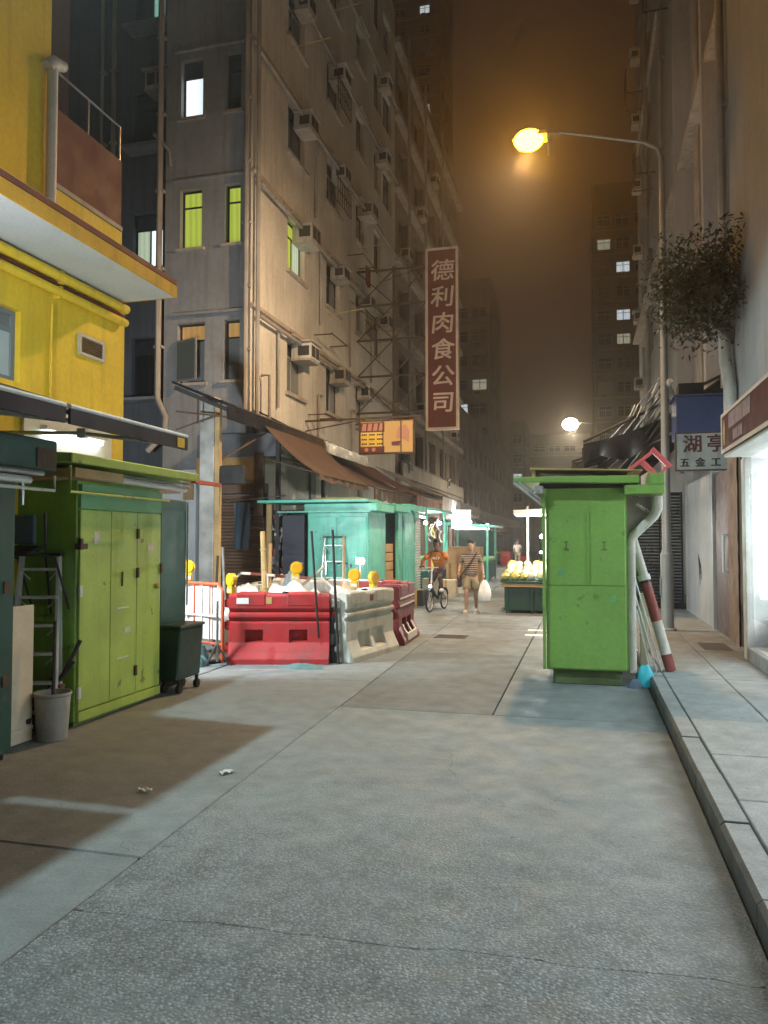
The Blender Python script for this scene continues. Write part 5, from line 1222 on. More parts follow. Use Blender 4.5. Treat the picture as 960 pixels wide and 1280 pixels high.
# leaning striped pole and rods
t = thing('striped_pole', 'thick red and white striped pole leaning beside the green cabinet', 'pole', (.95,9.75,.12))
a = Vector((.99,9.72,.12)); b = Vector((.60,9.72,1.75)); bands = [(0,.12,'red_paint',.062),(.12,.36,'white_plastic',.062),(.36,.64,'red_paint',.062),(.64,.66,'black',.058),(.66,1,'white_plastic',.056)]
a = Vector((.97,9.62,.125)); b = Vector((.56,9.75,1.72))
for i, (f0, f1, k, r) in enumerate(bands):
    m = MB(); m.tube([a.lerp(b,f0), a.lerp(b,f1)], [r, r if i < 4 else .05], 14); put('band', m, K[k], t, smooth=True)
m = MB(); m.tube([a.lerp(b,.66), a.lerp(b,.70)], .072, 14); put('collar', m, K['white_paint'], t, smooth=True)
for i, (p0, p1, lab) in enumerate((((.80,9.5,.13),(.56,9.45,1.05),'thin grey rod leaning nearest the drain pipe'),((.86,9.55,.13),(.56,9.5,1.25),'thin grey rod leaning between drain pipe and striped pole'),((.72,9.45,.13),(.58,9.4,.85),'short grey rod leaning by the cyan bag'))):
    pole('metal_rod', lab, [p0,p1], .010, K['alu'])
heap('plastic_bag', 'cyan plastic bag at the foot of the leaning rods', (.66,9.28,.0), .13,.10,.24, K['cyan'], 'bag')
heap('plastic_bag', 'small cyan scrap bag wedged at the cabinet foot', (.54,9.12,.0), .09,.06,.10, K['denim'], 'bag')
m = MB(); m.box((.66,9.95,.121),(.74,10.1,1.0)); o = put('yellow_plank', m, K['wood_pale'], bevel=.004); tag(o, 'pale plank standing behind the striped pole', 'plank')

# ================================================================== bright shop on the right
sh = thing('corner_shop', 'brightly lit white shop under a dark red fascia', 'shop', (4,8,.12))
m = MB()
m.box((2.08,-5,.122),(6,10.85,.28)); put('plinth_floor', m, K['white_tile'], sh)
m = MB(); m.box((2.0,10.72,.122),(2.1,10.92,2.72)); put('white_jamb', m, K['white_paint'], sh, bevel=.01)
m = MB(); m.box((2.101,10.86,.281),(6,10.95,3.1)); m.box((5.9,-5,.281),(6.0,10.859,3.1)); put('inner_wall', m, K['white_tile'], sh)
m = MB(); m.box((2.0,-5,.122),(2.079,10.719,.30)); put('threshold', m, K['flag'], sh, bevel=.01)
m = MB(); m.box((2.02,-5,2.72),(6,10.92,2.80)); put('ceiling', m, K['white_tile'], sh)
PANEL = glow('shop_ceiling_light', (.93,.98,1), 13)
for y_ in (1.5,4.2,6.9,9.6):
    m = MB(); m.box((2.7,y_-.5,2.69),(4.9,y_+.5,2.715)); put('ceiling_light', m, PANEL, sh)
m = MB(); m.box((2.25,9.3,.281),(2.85,10.7,.62)); m.box((2.25,2.5,.281),(2.85,9.28,.62)); c_ = put('counter_base', m, paint('charcoal_counter', (.05,.055,.06), .5), sh)
m = MB(); m.box((2.22,2.4,.622),(2.9,10.71,.66)); put('counter_top', m, K['white_tile'], sh)
m = MB(); m.box((2.2,10.78,.9),(5.6,10.855,2.6)); put('added_glow_panel', m, glow('added_shop_glow', (.92,.99,1), 2.2), sh)  # glow added to make the visible shop end wall look bright
for y_ in (10.55,9.4,8.2):
    m = MB(); m.box((2.4,y_-.25,.661),(2.75,y_+.25,.83)); put('display_case', m, K['glass_grey'], sh, bevel=.01)
for y0,y1 in ((6.0,8.3),(8.4,10.70)):
    m = MB(); m.box((2.06,y0,.66),(2.066,y1,2.5)); put('glass_pane', m, K['clear'], sh)
m = MB(); m.box((1.72,-4,2.70),(2.02,10.42,2.74)); put('fascia_soffit', m, K['white_paint'], sh)
m = MB(); m.box((1.70,-4,2.745),(2.38,10.45,3.24)); fs = put('fascia', m, paint('dark_red_fascia', (.085,.016,.018), .5, var=.15, dirt=.15), sh)
m = MB(); m.box((1.692,-4,2.745),(1.699,10.45,2.79)); m.box((1.692,-4,3.20),(1.699,10.45,3.24)); put('fascia_trim', m, K['sign_trim'], sh)
m = MB(); m.box((1.75,10.43,3.0),(2.1,10.55,3.08)); put('fascia_bracket', m, K['rust'], sh)
LEFT = (R(90),0,R(-90))
FPK = paint('faded_pink_print', (.30,.20,.21), .6, var=.3, scale=14)
for i in range(3): m = MB(); m.box((1.694,9.55-i*.42,3.0),(1.698,9.95-i*.42,3.18)); put('print_panel', m, FPK, sh)
for i in range(2): m = MB(); m.box((1.694,9.42-i*.28,2.83),(1.698,9.68-i*.28,2.95)); put('print_panel', m, FPK, sh)
m = MB(); m.box((1.69,10.41,2.745),(1.699,10.455,3.24)); put('fascia_end_trim', m, K['sign_trim'], sh)
m = MB(); m.prism([(10.2,2.84),(10.3,2.84),(10.33,3.0),(10.28,3.16),(10.18,3.05)], 'x', 1.692, 1.698); put('fascia_emblem', m, K['tan'], sh)
# walls past the shop
t = thing('brick_pier', 'rough brown rendered pier between the shop and the dark doorway', 'pier', (2.3,12.6,.12))
m = MB(); m.grid(lambda u, v: (2.16+.016*noise.noise(Vector((u*5,v*17,1))), 12.1+.75*u, .12+2.9*v), 6, 20); m.box((2.19,12.1,.12),(2.7,12.85,3.02)); put('render', m, paint('peeling_brown_render', (.25,.17,.13), .9, var=.3, scale=3, dirt=.5, bump=.5, bscale=10), t, recalc=False)
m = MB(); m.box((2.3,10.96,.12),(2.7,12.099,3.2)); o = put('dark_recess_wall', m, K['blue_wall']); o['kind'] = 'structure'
t = thing('brown_door', 'tall dark brown doorway leaf past the rough pier', 'door', (2.25,13.6,.12))
m = MB(); m.box((2.2,12.9,.12),(2.28,14.3,2.78)); put('leaf', m, paint('brown_door_paint', (.11,.06,.055), .5, var=.2, streak=.3), t)
m = MB(); m.tube([(2.14,13.2,1.15),(2.14,13.2,1.75)], .018); m.cbox((2.17,13.2,1.16),(.07,.04,.04)); m.cbox((2.17,13.2,1.74),(.07,.04,.04)); put('handle', m, K['alu'], t)
m = MB(); m.box((2.15,14.301,.12),(2.3,14.42,2.8)); put('frame', m, K['frame_alu'], t)
t = thing('grey_wall_panel', 'smooth grey metal wall panel with scrawled graffiti by the louvres', 'wall', (2.2,16.2,.12))
m = MB(); m.box((2.18,14.43,.12),(2.3,18.2,2.85)); put('panel', m, paint('grey_panel_paint', (.36,.37,.38), .55, var=.1, streak=.3, dirt=.2), t)
m = MB()
for i in range(5): m.tube([(2.172,15.8+.1*i,.9+.12*i),(2.172,15.9+.08*i,1.2+.05*i),(2.172,16.05+.03*i,.8+.1*i)], .004, 5)
put('graffiti', m, K['black'], t)
t = thing('louvred_stall', 'grey stall with steel louvre front standing behind the lamp post', 'stall', (1.75,18.8,.12))
m = MB(); m.box((1.15,18.5,.12),(2.15,19.8,2.75)); put('body', m, K['black_steel'], t)
l0 = MB(); l0.prism([(0,0),(-.05,.02),(-.055,.045),(-.005,.03)], 'x', 0, .44)
f = proto('louvre', l0, K['shutter_grey'], t, (1.2,18.49,.25))
for c_ in range(2):
    for i in range(34):
        if c_ or i: inst(f, (1.2+c_*.47,18.49,.25+i*.072), t)
m = MB(); m.box((1.15,18.42,.12),(1.2,18.499,2.75)); m.box((1.64,18.42,.12),(1.67,18.499,2.75)); m.box((2.11,18.42,.12),(2.15,18.499,2.75)); put('frame', m, K['black_steel'], t)
# hardware shop sign
t = thing('hardware_sign', 'white signboard with dark Chinese characters hung past the lamp post', 'sign', (1.95,13.2,2.8))
m = MB(); m.box((1.46,13.2,2.80),(2.42,13.26,3.38)); put('board', m, paint('off_white_signboard', (.36,.36,.34), .6, var=.12, dirt=.3, streak=.3), t)
m = MB(); m.box((1.44,13.19,2.78),(1.459,13.27,3.40)); m.box((1.46,13.19,3.381),(2.42,13.27,3.40)); m.box((1.46,13.19,2.78),(2.42,13.27,2.799)); put('frame', m, K['rust'], t)
MRN = paint('maroon_lettering', (.10,.02,.025), .6)
for i, ch in enumerate('湖亭'): glyph(ch, .30, MRN, t, (1.70+.36*i,13.195,3.19), FACE, bold=.03, depth=.008)
for i, ch in enumerate('五金工程'): glyph(ch, .155, Y_TXT, t, (1.58+.235*i,13.195,2.90), FACE, bold=.02, depth=.008)
t = thing('blue_box', 'blue sheet metal box above the white hardware sign', 'box', (1.85,13.9,3.5))
m = MB(); m.box((1.55,13.95,3.42),(2.35,14.7,4.12)); put('case', m, K['blue'], t, bevel=.01)
m = MB(); m.box((1.5,13.9,4.121),(2.39,14.75,4.15)); put('lid', m, K['blue'], t)
m = MB(); m.box((1.6,14.0,4.151),(2.0,14.4,4.36)); put('top_case', m, K['black'], t)
m = MB(); m.tube([(1.5,14.1,4.2),(1.42,14.0,4.34),(1.46,13.9,4.4)], .05, 8); put('pipe_end', m, K['pvc'], t, smooth=True)
# pleated dark tarpaulins over the pavement stalls
def tarp(label, y0, y1, xh, zh, xl, zl, seed):
    t = thing('dark_tarpaulin', label, 'tarpaulin', ((xh+xl)/2,(y0+y1)/2,zl), group='dark tarpaulins over the right-hand stalls')
    random.seed(seed)
    def fn(u, v):
        x = xh+(xl-xh)*v; z = zh+(zl-zh)*v - .22*math.sin(math.pi*v) + .05*math.sin(u*23+v*4+seed)+.03*noise.noise(Vector((u*6,v*6,seed)))
        return (x, y0+(y1-y0)*u, z)
    m = MB(); m.grid(fn, 40, 12); put('sheet', m, K['tarp_dark'], t, thick=.01, smooth=True)
    m = MB(); m.grid(lambda u, v: (xh+(xl-xh)*u, y0-.05+.05*math.sin(u*30)*v, zh+(zl-zh)*u-.22*math.sin(math.pi*u)-.5*v*(.5+.5*abs(math.sin(u*7)))), 40, 6); put('gathered_edge', m, K['tarp_dark'], t, thick=.008, smooth=True)
    for k in (.15,.5,.85): m = MB(); m.tube([(xl,y0+(y1-y0)*k,.1),(xl,y0+(y1-y0)*k,zl+.02)], .025, 7); put('pole', m, K['black_steel'], t)
    m = MB(); m.tube([(xh,y0-.05,zh+.05),(xl,y0-.05,zl+.05)], .03, 7); put('ridge_pole', m, K['black_steel'], t)
tarp('near dark tarpaulin strung from the lamp post towards the street', 15.6, 20.5, 2.6, 4.75, .0, 3.55, 2)
tarp('second dark tarpaulin sagging beyond the first one', 21, 27, 2.6, 4.6, -.3, 3.7, 5)
tarp('far dark tarpaulin over the distant pavement stalls', 28, 36, 2.6, 4.7, -.6, 3.9, 8)
for i in range(9):
    x = .9+.07*i+random.uniform(-.05,.05); z = 3.95+.075*i+random.uniform(-.15,.1)
    m = MB(); m.grid(lambda u, v: (x+.10*v, 15.5-.02*math.sin(5*u), z+.22*v+.03*u), 3, 4); o = put('plastic_strip', m, K['white_sheet'], thick=.004, smooth=True); tag(o, 'thin shiny plastic strip tied under the near tarpaulin', 'plastic strip', 'shiny strips under the near tarpaulin')
# dark cables sagging from the post over the tarpaulins
for i in range(6):
    z0 = 4.55-.16*i; z1 = 3.95-.10*i; pts = []
    for k in range(11):
        f = k/10; pts.append((1.33-1.6*f+.05*i*f, 14.3+10.5*f, z0+(z1-z0)*f-(.35+.12*i)*math.sin(math.pi*f)*.6))
    m = MB(); m.tube(pts, .016+.006*(i % 3), 6); o = put('sagging_cable', m, K['tarp_dark'], smooth=True); tag(o, ['topmost','second','third','fourth','fifth','lowest'][i] + ' dark cable sagging from the lamp post over the tarpaulins', 'cable', 'sagging cables beside the lamp post')
# tree growing from the wall
random.seed(9)
t = thing('wall_tree', 'leafy tree growing out of the pale wall beside the lamp post', 'tree', (2.35,13.4,4.6))
br = MB(); tips = []
trunk = [(2.44,13.5,4.95),(2.28,13.4,5.1),(2.06,13.35,5.25)]
br.tube(trunk, [.11,.09,.075], 9)
def limb(p, d, L, r, lev):
    pts = [Vector(p)]; dd = Vector(d).normalized()
    for i in range(4):
        dd = (dd + Vector((random.uniform(-.25,.25),random.uniform(-.25,.25),random.uniform(-.1,.25)))).normalized(); pts.append(pts[-1]+dd*L/4)
    br.tube(pts, [r*(1-.17*i) for i in range(5)], 6)
    tips.extend(pts[2:])
    if lev:
        for i in range(4): limb(pts[random.randint(1,4)], dd+Vector((random.uniform(-1,1),random.uniform(-1,1),random.uniform(-.5,.6))), L*.62, r*.5, lev-1)
for d in ((-.7,-.2,.8),(.2,-.5,.9),(-.1,.6,1),(.0,-.9,.6),(-.9,.4,.25),(.1,.5,.3),(-.5,-.6,-.1),(0,-.8,-.2)): limb(trunk[-1], d, random.uniform(.6,1.0), .04, 2)
put('trunk', br, K['bark'], t, smooth=True)
lf = MB()
for p in tips:
    for i in range(12):
        c = Vector(p)+Vector((random.gauss(0,.19),random.gauss(0,.19),random.gauss(0,.16)))
        if c.x > 2.36: continue
        s_ = random.uniform(.035,.07); d = Vector((random.uniform(-1,1),random.uniform(-1,1),random.uniform(-.9,.2))).normalized(); w = d.cross(Vector((random.uniform(-.4,.4),random.uniform(-.4,.4),1))).normalized()
        lf.add([c, c+d*s_*.9+w*s_*.42, c+d*s_*2.1, c+d*s_*.9-w*s_*.42], [(0,1,2,3)])
put('crown', lf, K['leaf'], t, recalc=False)
# ================================================================== people
def skin_mesh(nodes, edges, root, sub=2):
    names = list(nodes); idx = {n: i for i, n in enumerate(names)}
    me = bpy.data.meshes.new('skin'); me.from_pydata([nodes[n][0] for n in names], [(idx[a], idx[b]) for a, b in edges], [])
    ob = bpy.data.objects.new('skin', me); COL.objects.link(ob)
    md = ob.modifiers.new('s', 'SKIN'); md.use_smooth_shade = True; md.branch_smoothing = .4
    for n in names:
        r = nodes[n][1]; v = me.skin_vertices[0].data[idx[n]]; v.radius = r if isinstance(r, tuple) else (r, r); v.use_root = (n == root)
    s = ob.modifiers.new('d', 'SUBSURF'); s.levels = sub; s.render_levels = sub
    dg = bpy.context.evaluated_depsgraph_get(); out = bpy.data.meshes.new_from_object(ob.evaluated_get(dg))
    bpy.data.objects.remove(ob); bpy.data.meshes.remove(me)
    return out
def from_mesh(me, name, mat, parent):
    me.name = name; me.materials.clear(); me.materials.append(mat)
    me.polygons.foreach_set('use_smooth', [True]*len(me.polygons))
    o = bpy.data.objects.new(name, me); COL.objects.link(o); o.parent = parent; return o
def merge(me, mb):
    bm = bmesh.new(); bm.from_mesh(me)
    t = bpy.data.meshes.new('t'); t.from_pydata(mb.v, [], mb.f); bm.from_mesh(t); bpy.data.meshes.remove(t)
    bmesh.ops.recalc_face_normals(bm, faces=bm.faces); bm.to_mesh(me); bm.free()
def hand(mb, w, d, side, across, curl=.5, s=1.0):
    """palm with four unequal bent fingers and a thumb; w wrist, d pointing direction, side palm facing, across knuckle line"""
    w = Vector(w); d = Vector(d).normalized(); a = Vector(across).normalized(); p = Vector(side).normalized()
    mb.tube([w, w+d*.04*s, w+d*.085*s], [.024*s,.032*s,.030*s], 8)
    for i, L in enumerate((.066,.074,.070,.055)):
        b = w+d*.082*s+a*(i-1.5)*.019*s; c = b+d*L*.5*s+p*curl*.018*s; e = c+(d*(1-curl)+p*curl).normalized()*L*.5*s
        mb.tube([b,c,e], [.0095*s,.0088*s,.0065*s], 6)
    b = w+d*.035*s-a*.028*s; c = b+(d*.6-a*.7+p*.3).normalized()*.04*s; mb.tube([b,c,c+(d*.8+p*.5).normalized()*.03*s], [.012*s,.011*s,.008*s], 6)
def head(body, c, skin, hairm, yaw=0, s=1.0, long=False):
    """nose, ears, eyes, mouth and hair about head centre c; face towards -Y turned by yaw"""
    M = Matrix.Translation(c) @ Matrix.Rotation(yaw, 4, 'Z')
    x = MB()
    x.ball((0,-.0,0), 1, 14, 10, (.074*s,.092*s,.112*s))
    x.ball((0,-.02,-.055), 1, 12, 8, (.056*s,.07*s,.058*s))
    x.tube([(0,-.088*s,.015),(0,-.108*s,-.02),(0,-.085*s,-.03)], [.010,.016,.010], 7)
    for q in (-1,1): x.ball((q*.074*s,.01,-.005), 1, 8, 6, (.012,.022,.032))
    merge(body.data, x.xform(M)); body.data.polygons.foreach_set('use_smooth', [True]*len(body.data.polygons))
    h = MB(); h.grid(lambda u, v: ((.091*s)*math.sin(math.pi*(.02+.56*v))*math.cos(2*math.pi*u)*(1+.04*math.sin(u*40)), .012+(.108*s)*math.sin(math.pi*(.02+.56*v))*math.sin(2*math.pi*u)+(.02 if math.sin(2*math.pi*u) > 0 else .028)*1, .020+.124*s*math.cos(math.pi*(.02+.56*v)*(1 if math.sin(2*math.pi*u) > -.2 else .72))), 24, 8)
    o = put('hair', h.xform(M), hairm, body.parent, smooth=True, recalc=False, thick=.012)
    e = MB()
    for q in (-1,1): e.ball((q*.03*s,-.083*s,.012), .0085, 8, 5)
    put('eyes', e.xform(M), K['black'], body.parent)
    mth = MB(); mth.ball((0,-.083*s,-.058), 1, 8, 5, (.024,.008,.006)); put('mouth', mth.xform(M), paint('lips_%d' % len(bpy.data.objects), (.28,.10,.08), .6), body.parent)
    return o
SKIN1 = paint('light_brown_skin', (.42,.25,.17), .55, var=.06, coords='object'); SKIN2 = paint('deep_brown_skin', (.13,.065,.04), .5, var=.08, coords='object')
HAIR = paint('black_hair', (.015,.012,.011), .5, coords='object')
def stripes(name, c1, c2, freq):
    m, N, L, b = nodes_of(name); tc = N.new('ShaderNodeTexCoord'); w = N.new('ShaderNodeTexWave'); w.bands_direction = 'Z'; w.inputs['Scale'].default_value = freq; w.inputs['Distortion'].default_value = .6; w.inputs['Detail'].default_value = 1
    L.new(tc.outputs['Object'], w.inputs[0]); r = N.new('ShaderNodeValToRGB'); r.color_ramp.interpolation = 'CONSTANT'; r.color_ramp.elements[0].color = (*c1,1); r.color_ramp.elements[1].color = (*c2,1); r.color_ramp.elements[1].position = .64
    L.new(w.outputs['Fac'], r.inputs[0]); L.new(r.outputs[0], b.inputs['Base Color']); b.inputs['Roughness'].default_value = .9; return m
# ---- walking man
p = thing('person', 'man in striped shirt and khaki shorts walking with a white carrier bag', 'person', (-2.50,17.45,0), R(4), local=True)
N = {'pel': ((0,0,.88),(.13,.10)), 'sp': ((0,-.005,1.04),(.13,.10)), 'ch': ((0,-.02,1.24),(.15,.105)), 'nb': ((0,-.02,1.37),(.07,.065)), 'nk': ((0,-.035,1.43),.05), 'hd': ((0,-.05,1.50),.06),
     'ls': ((.16,-.01,1.325),.06), 'le': ((.25,.03,1.08),.042), 'lw': ((.285,-.05,.875),.027), 'rs': ((-.16,-.01,1.325),.06), 're': ((-.25,.02,1.09),.042), 'rw': ((-.27,-.14,.93),.027),
     'lh': ((.085,0,.83),.085), 'lk': ((.10,.02,.47),.055), 'la': ((.105,.20,.12),.036), 'lt': ((.11,.10,.035),.034),
     'rh': ((-.085,0,.83),.085), 'rk': ((-.095,-.15,.48),.055), 'ra': ((-.10,-.16,.085),.036), 'rt': ((-.115,-.29,.035),.034)}
E_ = [('pel','sp'),('sp','ch'),('ch','nb'),('nb','nk'),('nk','hd'),('ch','ls'),('ls','le'),('le','lw'),('ch','rs'),('rs','re'),('re','rw'),('pel','lh'),('lh','lk'),('lk','la'),('la','lt'),('pel','rh'),('rh','rk'),('rk','ra'),('ra','rt')]
me = skin_mesh(N, E_, 'pel'); body = from_mesh(me, 'body', SKIN1, p)
hm = MB(); hand(hm, (.285,-.05,.88), (0,-.15,-1), (-1,0,0), (0,1,0), .9); hand(hm, (-.27,-.14,.93), (0,-.5,-1), (1,0,0), (0,-1,0), .4); merge(body.data, hm)
head(body, (0,-.055,1.535), SKIN1, HAIR, R(-22))
S = {'a': ((0,0,.79),(.20,.155)), 'b': ((0,-.005,1.0),(.165,.132)), 'c': ((0,-.02,1.24),(.172,.125)), 'd': ((0,-.02,1.36),(.085,.075)), 'ls': ((.17,-.01,1.32),.078), 'le': ((.235,.025,1.13),.066), 'rs': ((-.17,-.01,1.32),.078), 're': ((-.235,.015,1.14),.066)}
from_mesh(skin_mesh(S, [('a','b'),('b','c'),('c','d'),('c','ls'),('ls','le'),('c','rs'),('rs','re')], 'a'), 'striped_shirt', stripes('black_cream_stripes', (.035,.02,.018), (.5,.4,.33), 7.5), p)
S = {'a': ((0,0,.93),(.16,.13)), 'b': ((0,0,.82),(.185,.148)), 'lh': ((.092,0,.77),.118), 'lk': ((.10,.015,.50),.098), 'rh': ((-.092,0,.77),.118), 'rk': ((-.095,-.13,.51),.098)}
from_mesh(skin_mesh(S, [('a','b'),('b','lh'),('lh','lk'),('b','rh'),('rh','rk')], 'b'), 'khaki_shorts', paint('khaki_cloth', (.27,.235,.15), .9, bump=.2, coords='object'), p)
SHOE = paint('white_shoe', (.62,.6,.58), .5, dirt=.2)
for x, y_, z in ((.11,.10,.03),(-.113,-.26,.03)):
    m = MB(); m.ball((x,y_,z+.02), 1, 12, 8, (.05,.13,.05)); m.box((x-.046,y_-.12,.0),(x+.046,y_+.12,.022)); put('shoe', m, SHOE, p, smooth=True)
m = MB(); m.tube([(.13,-.06,1.37),(.02,-.155,1.2),(-.12,-.15,1.0),(-.22,-.06,.86)], .014, 7); m.tube([(.13,.0,1.38),(.06,.13,1.2),(-.14,.14,.98),(-.22,.04,.88)], .014, 7)
t = thing('shoulder_bag', 'dark brown shoulder bag on the hip of the walking man', 'bag', (-2.50,17.45,0), R(4), local=True)
DB = paint('dark_brown_leather', (.045,.025,.02), .5); put('strap', m, DB, t, smooth=True)
m = MB(); m.box((-.30,-.17,.60),(-.20,.12,.88)); put('pouch', m, DB, t, bevel=.03)
t = thing('carrier_bag', 'full white plastic carrier bag held by the walking man', 'bag', (-2.50,17.45,0), R(4), local=True)
def bagf(u, v):
    a = 2*math.pi*u; r = .03+.14*math.sin(math.pi*min(1, v*.75+.02))**.8; k = 1+.12*math.sin(5*a+3*v)
    return (.30+r*.85*k*math.cos(a)*(1 if v < .95 else .3), -.06+r*k*math.sin(a)*(1 if v < .95 else .3), .76-.50*v)
m = MB(); m.grid(bagf, 24, 12); put('sack', m, paint('thin_white_plastic', (.8,.8,.8), .35, var=.06), t, smooth=True, recalc=False)
m = MB(); m.tube([(.29,-.08,.75),(.285,-.07,.80),(.285,-.05,.82)], .012, 6); m.tube([(.31,-.04,.75),(.29,-.04,.80)], .012, 6); put('handle', m, paint('bag_handle_plastic', (.75,.75,.75), .4), t)
# ---- bicycle and rider
BX, BY, BZ = -3.38, 17.95, R(-9)
bk = thing('bicycle', 'small-wheeled dark bicycle with a lit front lamp ridden towards the camera', 'bicycle', (BX,BY,0), BZ, local=True)
def torus(c, Rr, r, n=28, k=7):
    m = MB(); m.grid(lambda u, v: (c[0]+r*math.cos(2*math.pi*v), c[1]+(Rr+r*math.sin(2*math.pi*v))*math.cos(2*math.pi*u), c[2]+(Rr+r*math.sin(2*math.pi*v))*math.sin(2*math.pi*u)), n, k); return m
for y_ in (-.50,.50):
    c = (0,y_,.257); m = torus(c, .233, .024); w = put('wheel', m, K['black'], bk, smooth=True, recalc=False)
    m = torus(c, .206, .010); put('rim', m, K['alu'], w, smooth=True, recalc=False)
    m = MB()
    for i in range(14):
        a = 2*math.pi*i/14; m.tube([(.02*(-1)**i,y_,.257),(0,y_+.205*math.cos(a),.257+.205*math.sin(a))], .003, 4)
    put('spokes', m, K['alu'], w)
    m = MB(); m.tube([(-.05,y_,.257),(.05,y_,.257)], .022, 10); put('hub', m, K['steel'], w)
FRM = paint('black_bike_enamel', (.02,.025,.035), .35, .2)
m = MB(); m.tube([(0,-.40,.60),(0,-.1,.36),(0,.05,.29)], .028); m.tube([(0,.05,.29),(0,.20,.62)], .022); m.tube([(0,.05,.29),(.05,.50,.257)], .012); m.tube([(0,.05,.29),(-.05,.50,.257)], .012); m.tube([(0,.17,.55),(.05,.50,.257)], .011); m.tube([(0,.17,.55),(-.05,.50,.257)], .011); m.tube([(0,-.41,.66),(0,-.39,.54)], .026); put('frame', m, FRM, bk, smooth=True)
m = MB()
for q in (-1,1): m.tube([(q*.05,-.42,.56),(q*.055,-.50,.257)], .014)
m.tube([(-.055,-.42,.56),(.055,-.42,.56)], .016); put('fork', m, FRM, bk, smooth=True)
m = MB(); m.tube([(0,-.40,.62),(0,-.36,1.02)], .018); m.tube([(-.27,-.33,1.06),(-.12,-.37,1.03),(.12,-.37,1.03),(.27,-.33,1.06)], .012); put('handlebar', m, K['alu'], bk, smooth=True)
for q in (-1,1): m = MB(); m.tube([(q*.27,-.33,1.06),(q*.17,-.36,1.045)], .018); put('grip', m, K['black'], bk)
m = MB(); m.tube([(0,.20,.60),(0,.24,.84)], .014); put('seat_post', m, K['alu'], bk); m = MB(); m.ball((0,.26,.87), 1, 12, 6, (.075,.13,.03)); put('saddle', m, K['black'], bk, smooth=True)
m = MB(); m.ball((0,-.47,.60), .035, 12, 8); put('headlamp', m, glow('bike_lamp', (.85,.95,1), 18), bk, smooth='full')
m = MB(); m.tube([(-.07,.05,.29),(-.07,.0,.15)], .010); m.cbox((-.11,.0,.14),(.09,.07,.02)); m.tube([(.07,.05,.29),(.07,.10,.43)], .010); m.cbox((.11,.10,.44),(.09,.07,.02)); put('crank_pedals', m, K['steel'], bk)
m = MB(); m.tube([(.045,.05,.29),(.055,.05,.29)], .075, 18); put('chainring', m, K['steel'], bk)
for y_ in (-.50,.50): m = MB(); m.grid(lambda u, v: (-.03+.06*v, y_+.275*math.cos(R(20+140*u)), .257+.275*math.sin(R(20+140*u))), 12, 1); put('mudguard', m, FRM, bk, thick=.004)
r_ = thing('person', 'cyclist in an orange shirt and dark shorts riding towards the camera', 'person', (BX,BY,0), BZ, local=True)
N = {'pel': ((0,.24,.97),(.13,.11)), 'sp': ((0,.18,1.10),(.125,.10)), 'ch': ((0,.08,1.28),(.155,.105)), 'nb': ((0,.04,1.40),(.07,.065)), 'nk': ((0,.01,1.45),.052), 'hd': ((0,-.02,1.52),.06),
     'ls': ((.17,.06,1.35),.06), 'le': ((.30,-.10,1.18),.043), 'lw': ((.265,-.27,1.09),.028), 'rs': ((-.17,.06,1.35),.06), 're': ((-.33,-.10,1.19),.043), 'rw': ((-.275,-.27,1.09),.028),
     'lh': ((.09,.20,.92),.085), 'lk': ((.12,-.19,.80),.058), 'la': ((.115,.06,.50),.038), 'lt': ((.115,-.06,.475),.034),
     'rh': ((-.09,.20,.92),.085), 'rk': ((-.12,-.13,.64),.058), 'ra': ((-.115,-.0,.235),.038), 'rt': ((-.115,-.13,.185),.034)}
body = from_mesh(skin_mesh(N, E_, 'pel'), 'body', SKIN2, r_)
hm = MB(); hand(hm, (.265,-.27,1.09), (-.1,-1,-.35), (0,0,-1), (1,0,0), .95); hand(hm, (-.275,-.27,1.09), (.1,-1,-.35), (0,0,-1), (-1,0,0), .95); merge(body.data, hm)
head(body, (0,-.03,1.545), SKIN2, HAIR, R(8))
ORN = paint('orange_shirt_cloth', (.50,.16,.025), .9, var=.1, bump=.25, bscale=18, coords='object')
S = {'a': ((0,.23,.95),(.155,.13)), 'b': ((0,.18,1.10),(.155,.125)), 'c': ((0,.08,1.28),(.178,.125)), 'd': ((0,.045,1.39),(.085,.075)), 'ls': ((.18,.06,1.345),.08), 'le': ((.27,-.06,1.21),.066), 'rs': ((-.18,.06,1.345),.08), 're': ((-.29,-.06,1.22),.066)}
sh_ = from_mesh(skin_mesh(S, [('a','b'),('b','c'),('c','d'),('c','ls'),('ls','le'),('c','rs'),('rs','re')], 'a'), 'orange_shirt', ORN, r_)
o = glyph('N.I.T', .085, K['white_paint'], sh_, (0,-.062,1.235), (R(68),0,0), name='print', bold=.03, depth=.004)
o = glyph('___', .075, K['sign_trim'], sh_, (0,-.035,1.18), (R(66),0,0), name='print', bold=.02, depth=.004)
S = {'a': ((0,.245,.99),(.14,.115)), 'b': ((0,.235,.94),(.15,.125)), 'lh': ((.092,.19,.915),.10), 'lk': ((.118,-.13,.81),.082), 'rh': ((-.092,.19,.915),.10), 'rk': ((-.118,-.10,.68),.082)}
from_mesh(skin_mesh(S, [('a','b'),('b','lh'),('lh','lk'),('b','rh'),('rh','rk')], 'b'), 'dark_shorts', paint('navy_cloth', (.015,.02,.04), .85, bump=.2, coords='object'), r_)
for x, y_, z in ((.115,-.0,.46),(-.115,-.07,.165)):
    m = MB(); m.ball((x,y_,z+.025), 1, 12, 8, (.048,.125,.048)); put('shoe', m, SHOE, r_, smooth=True)
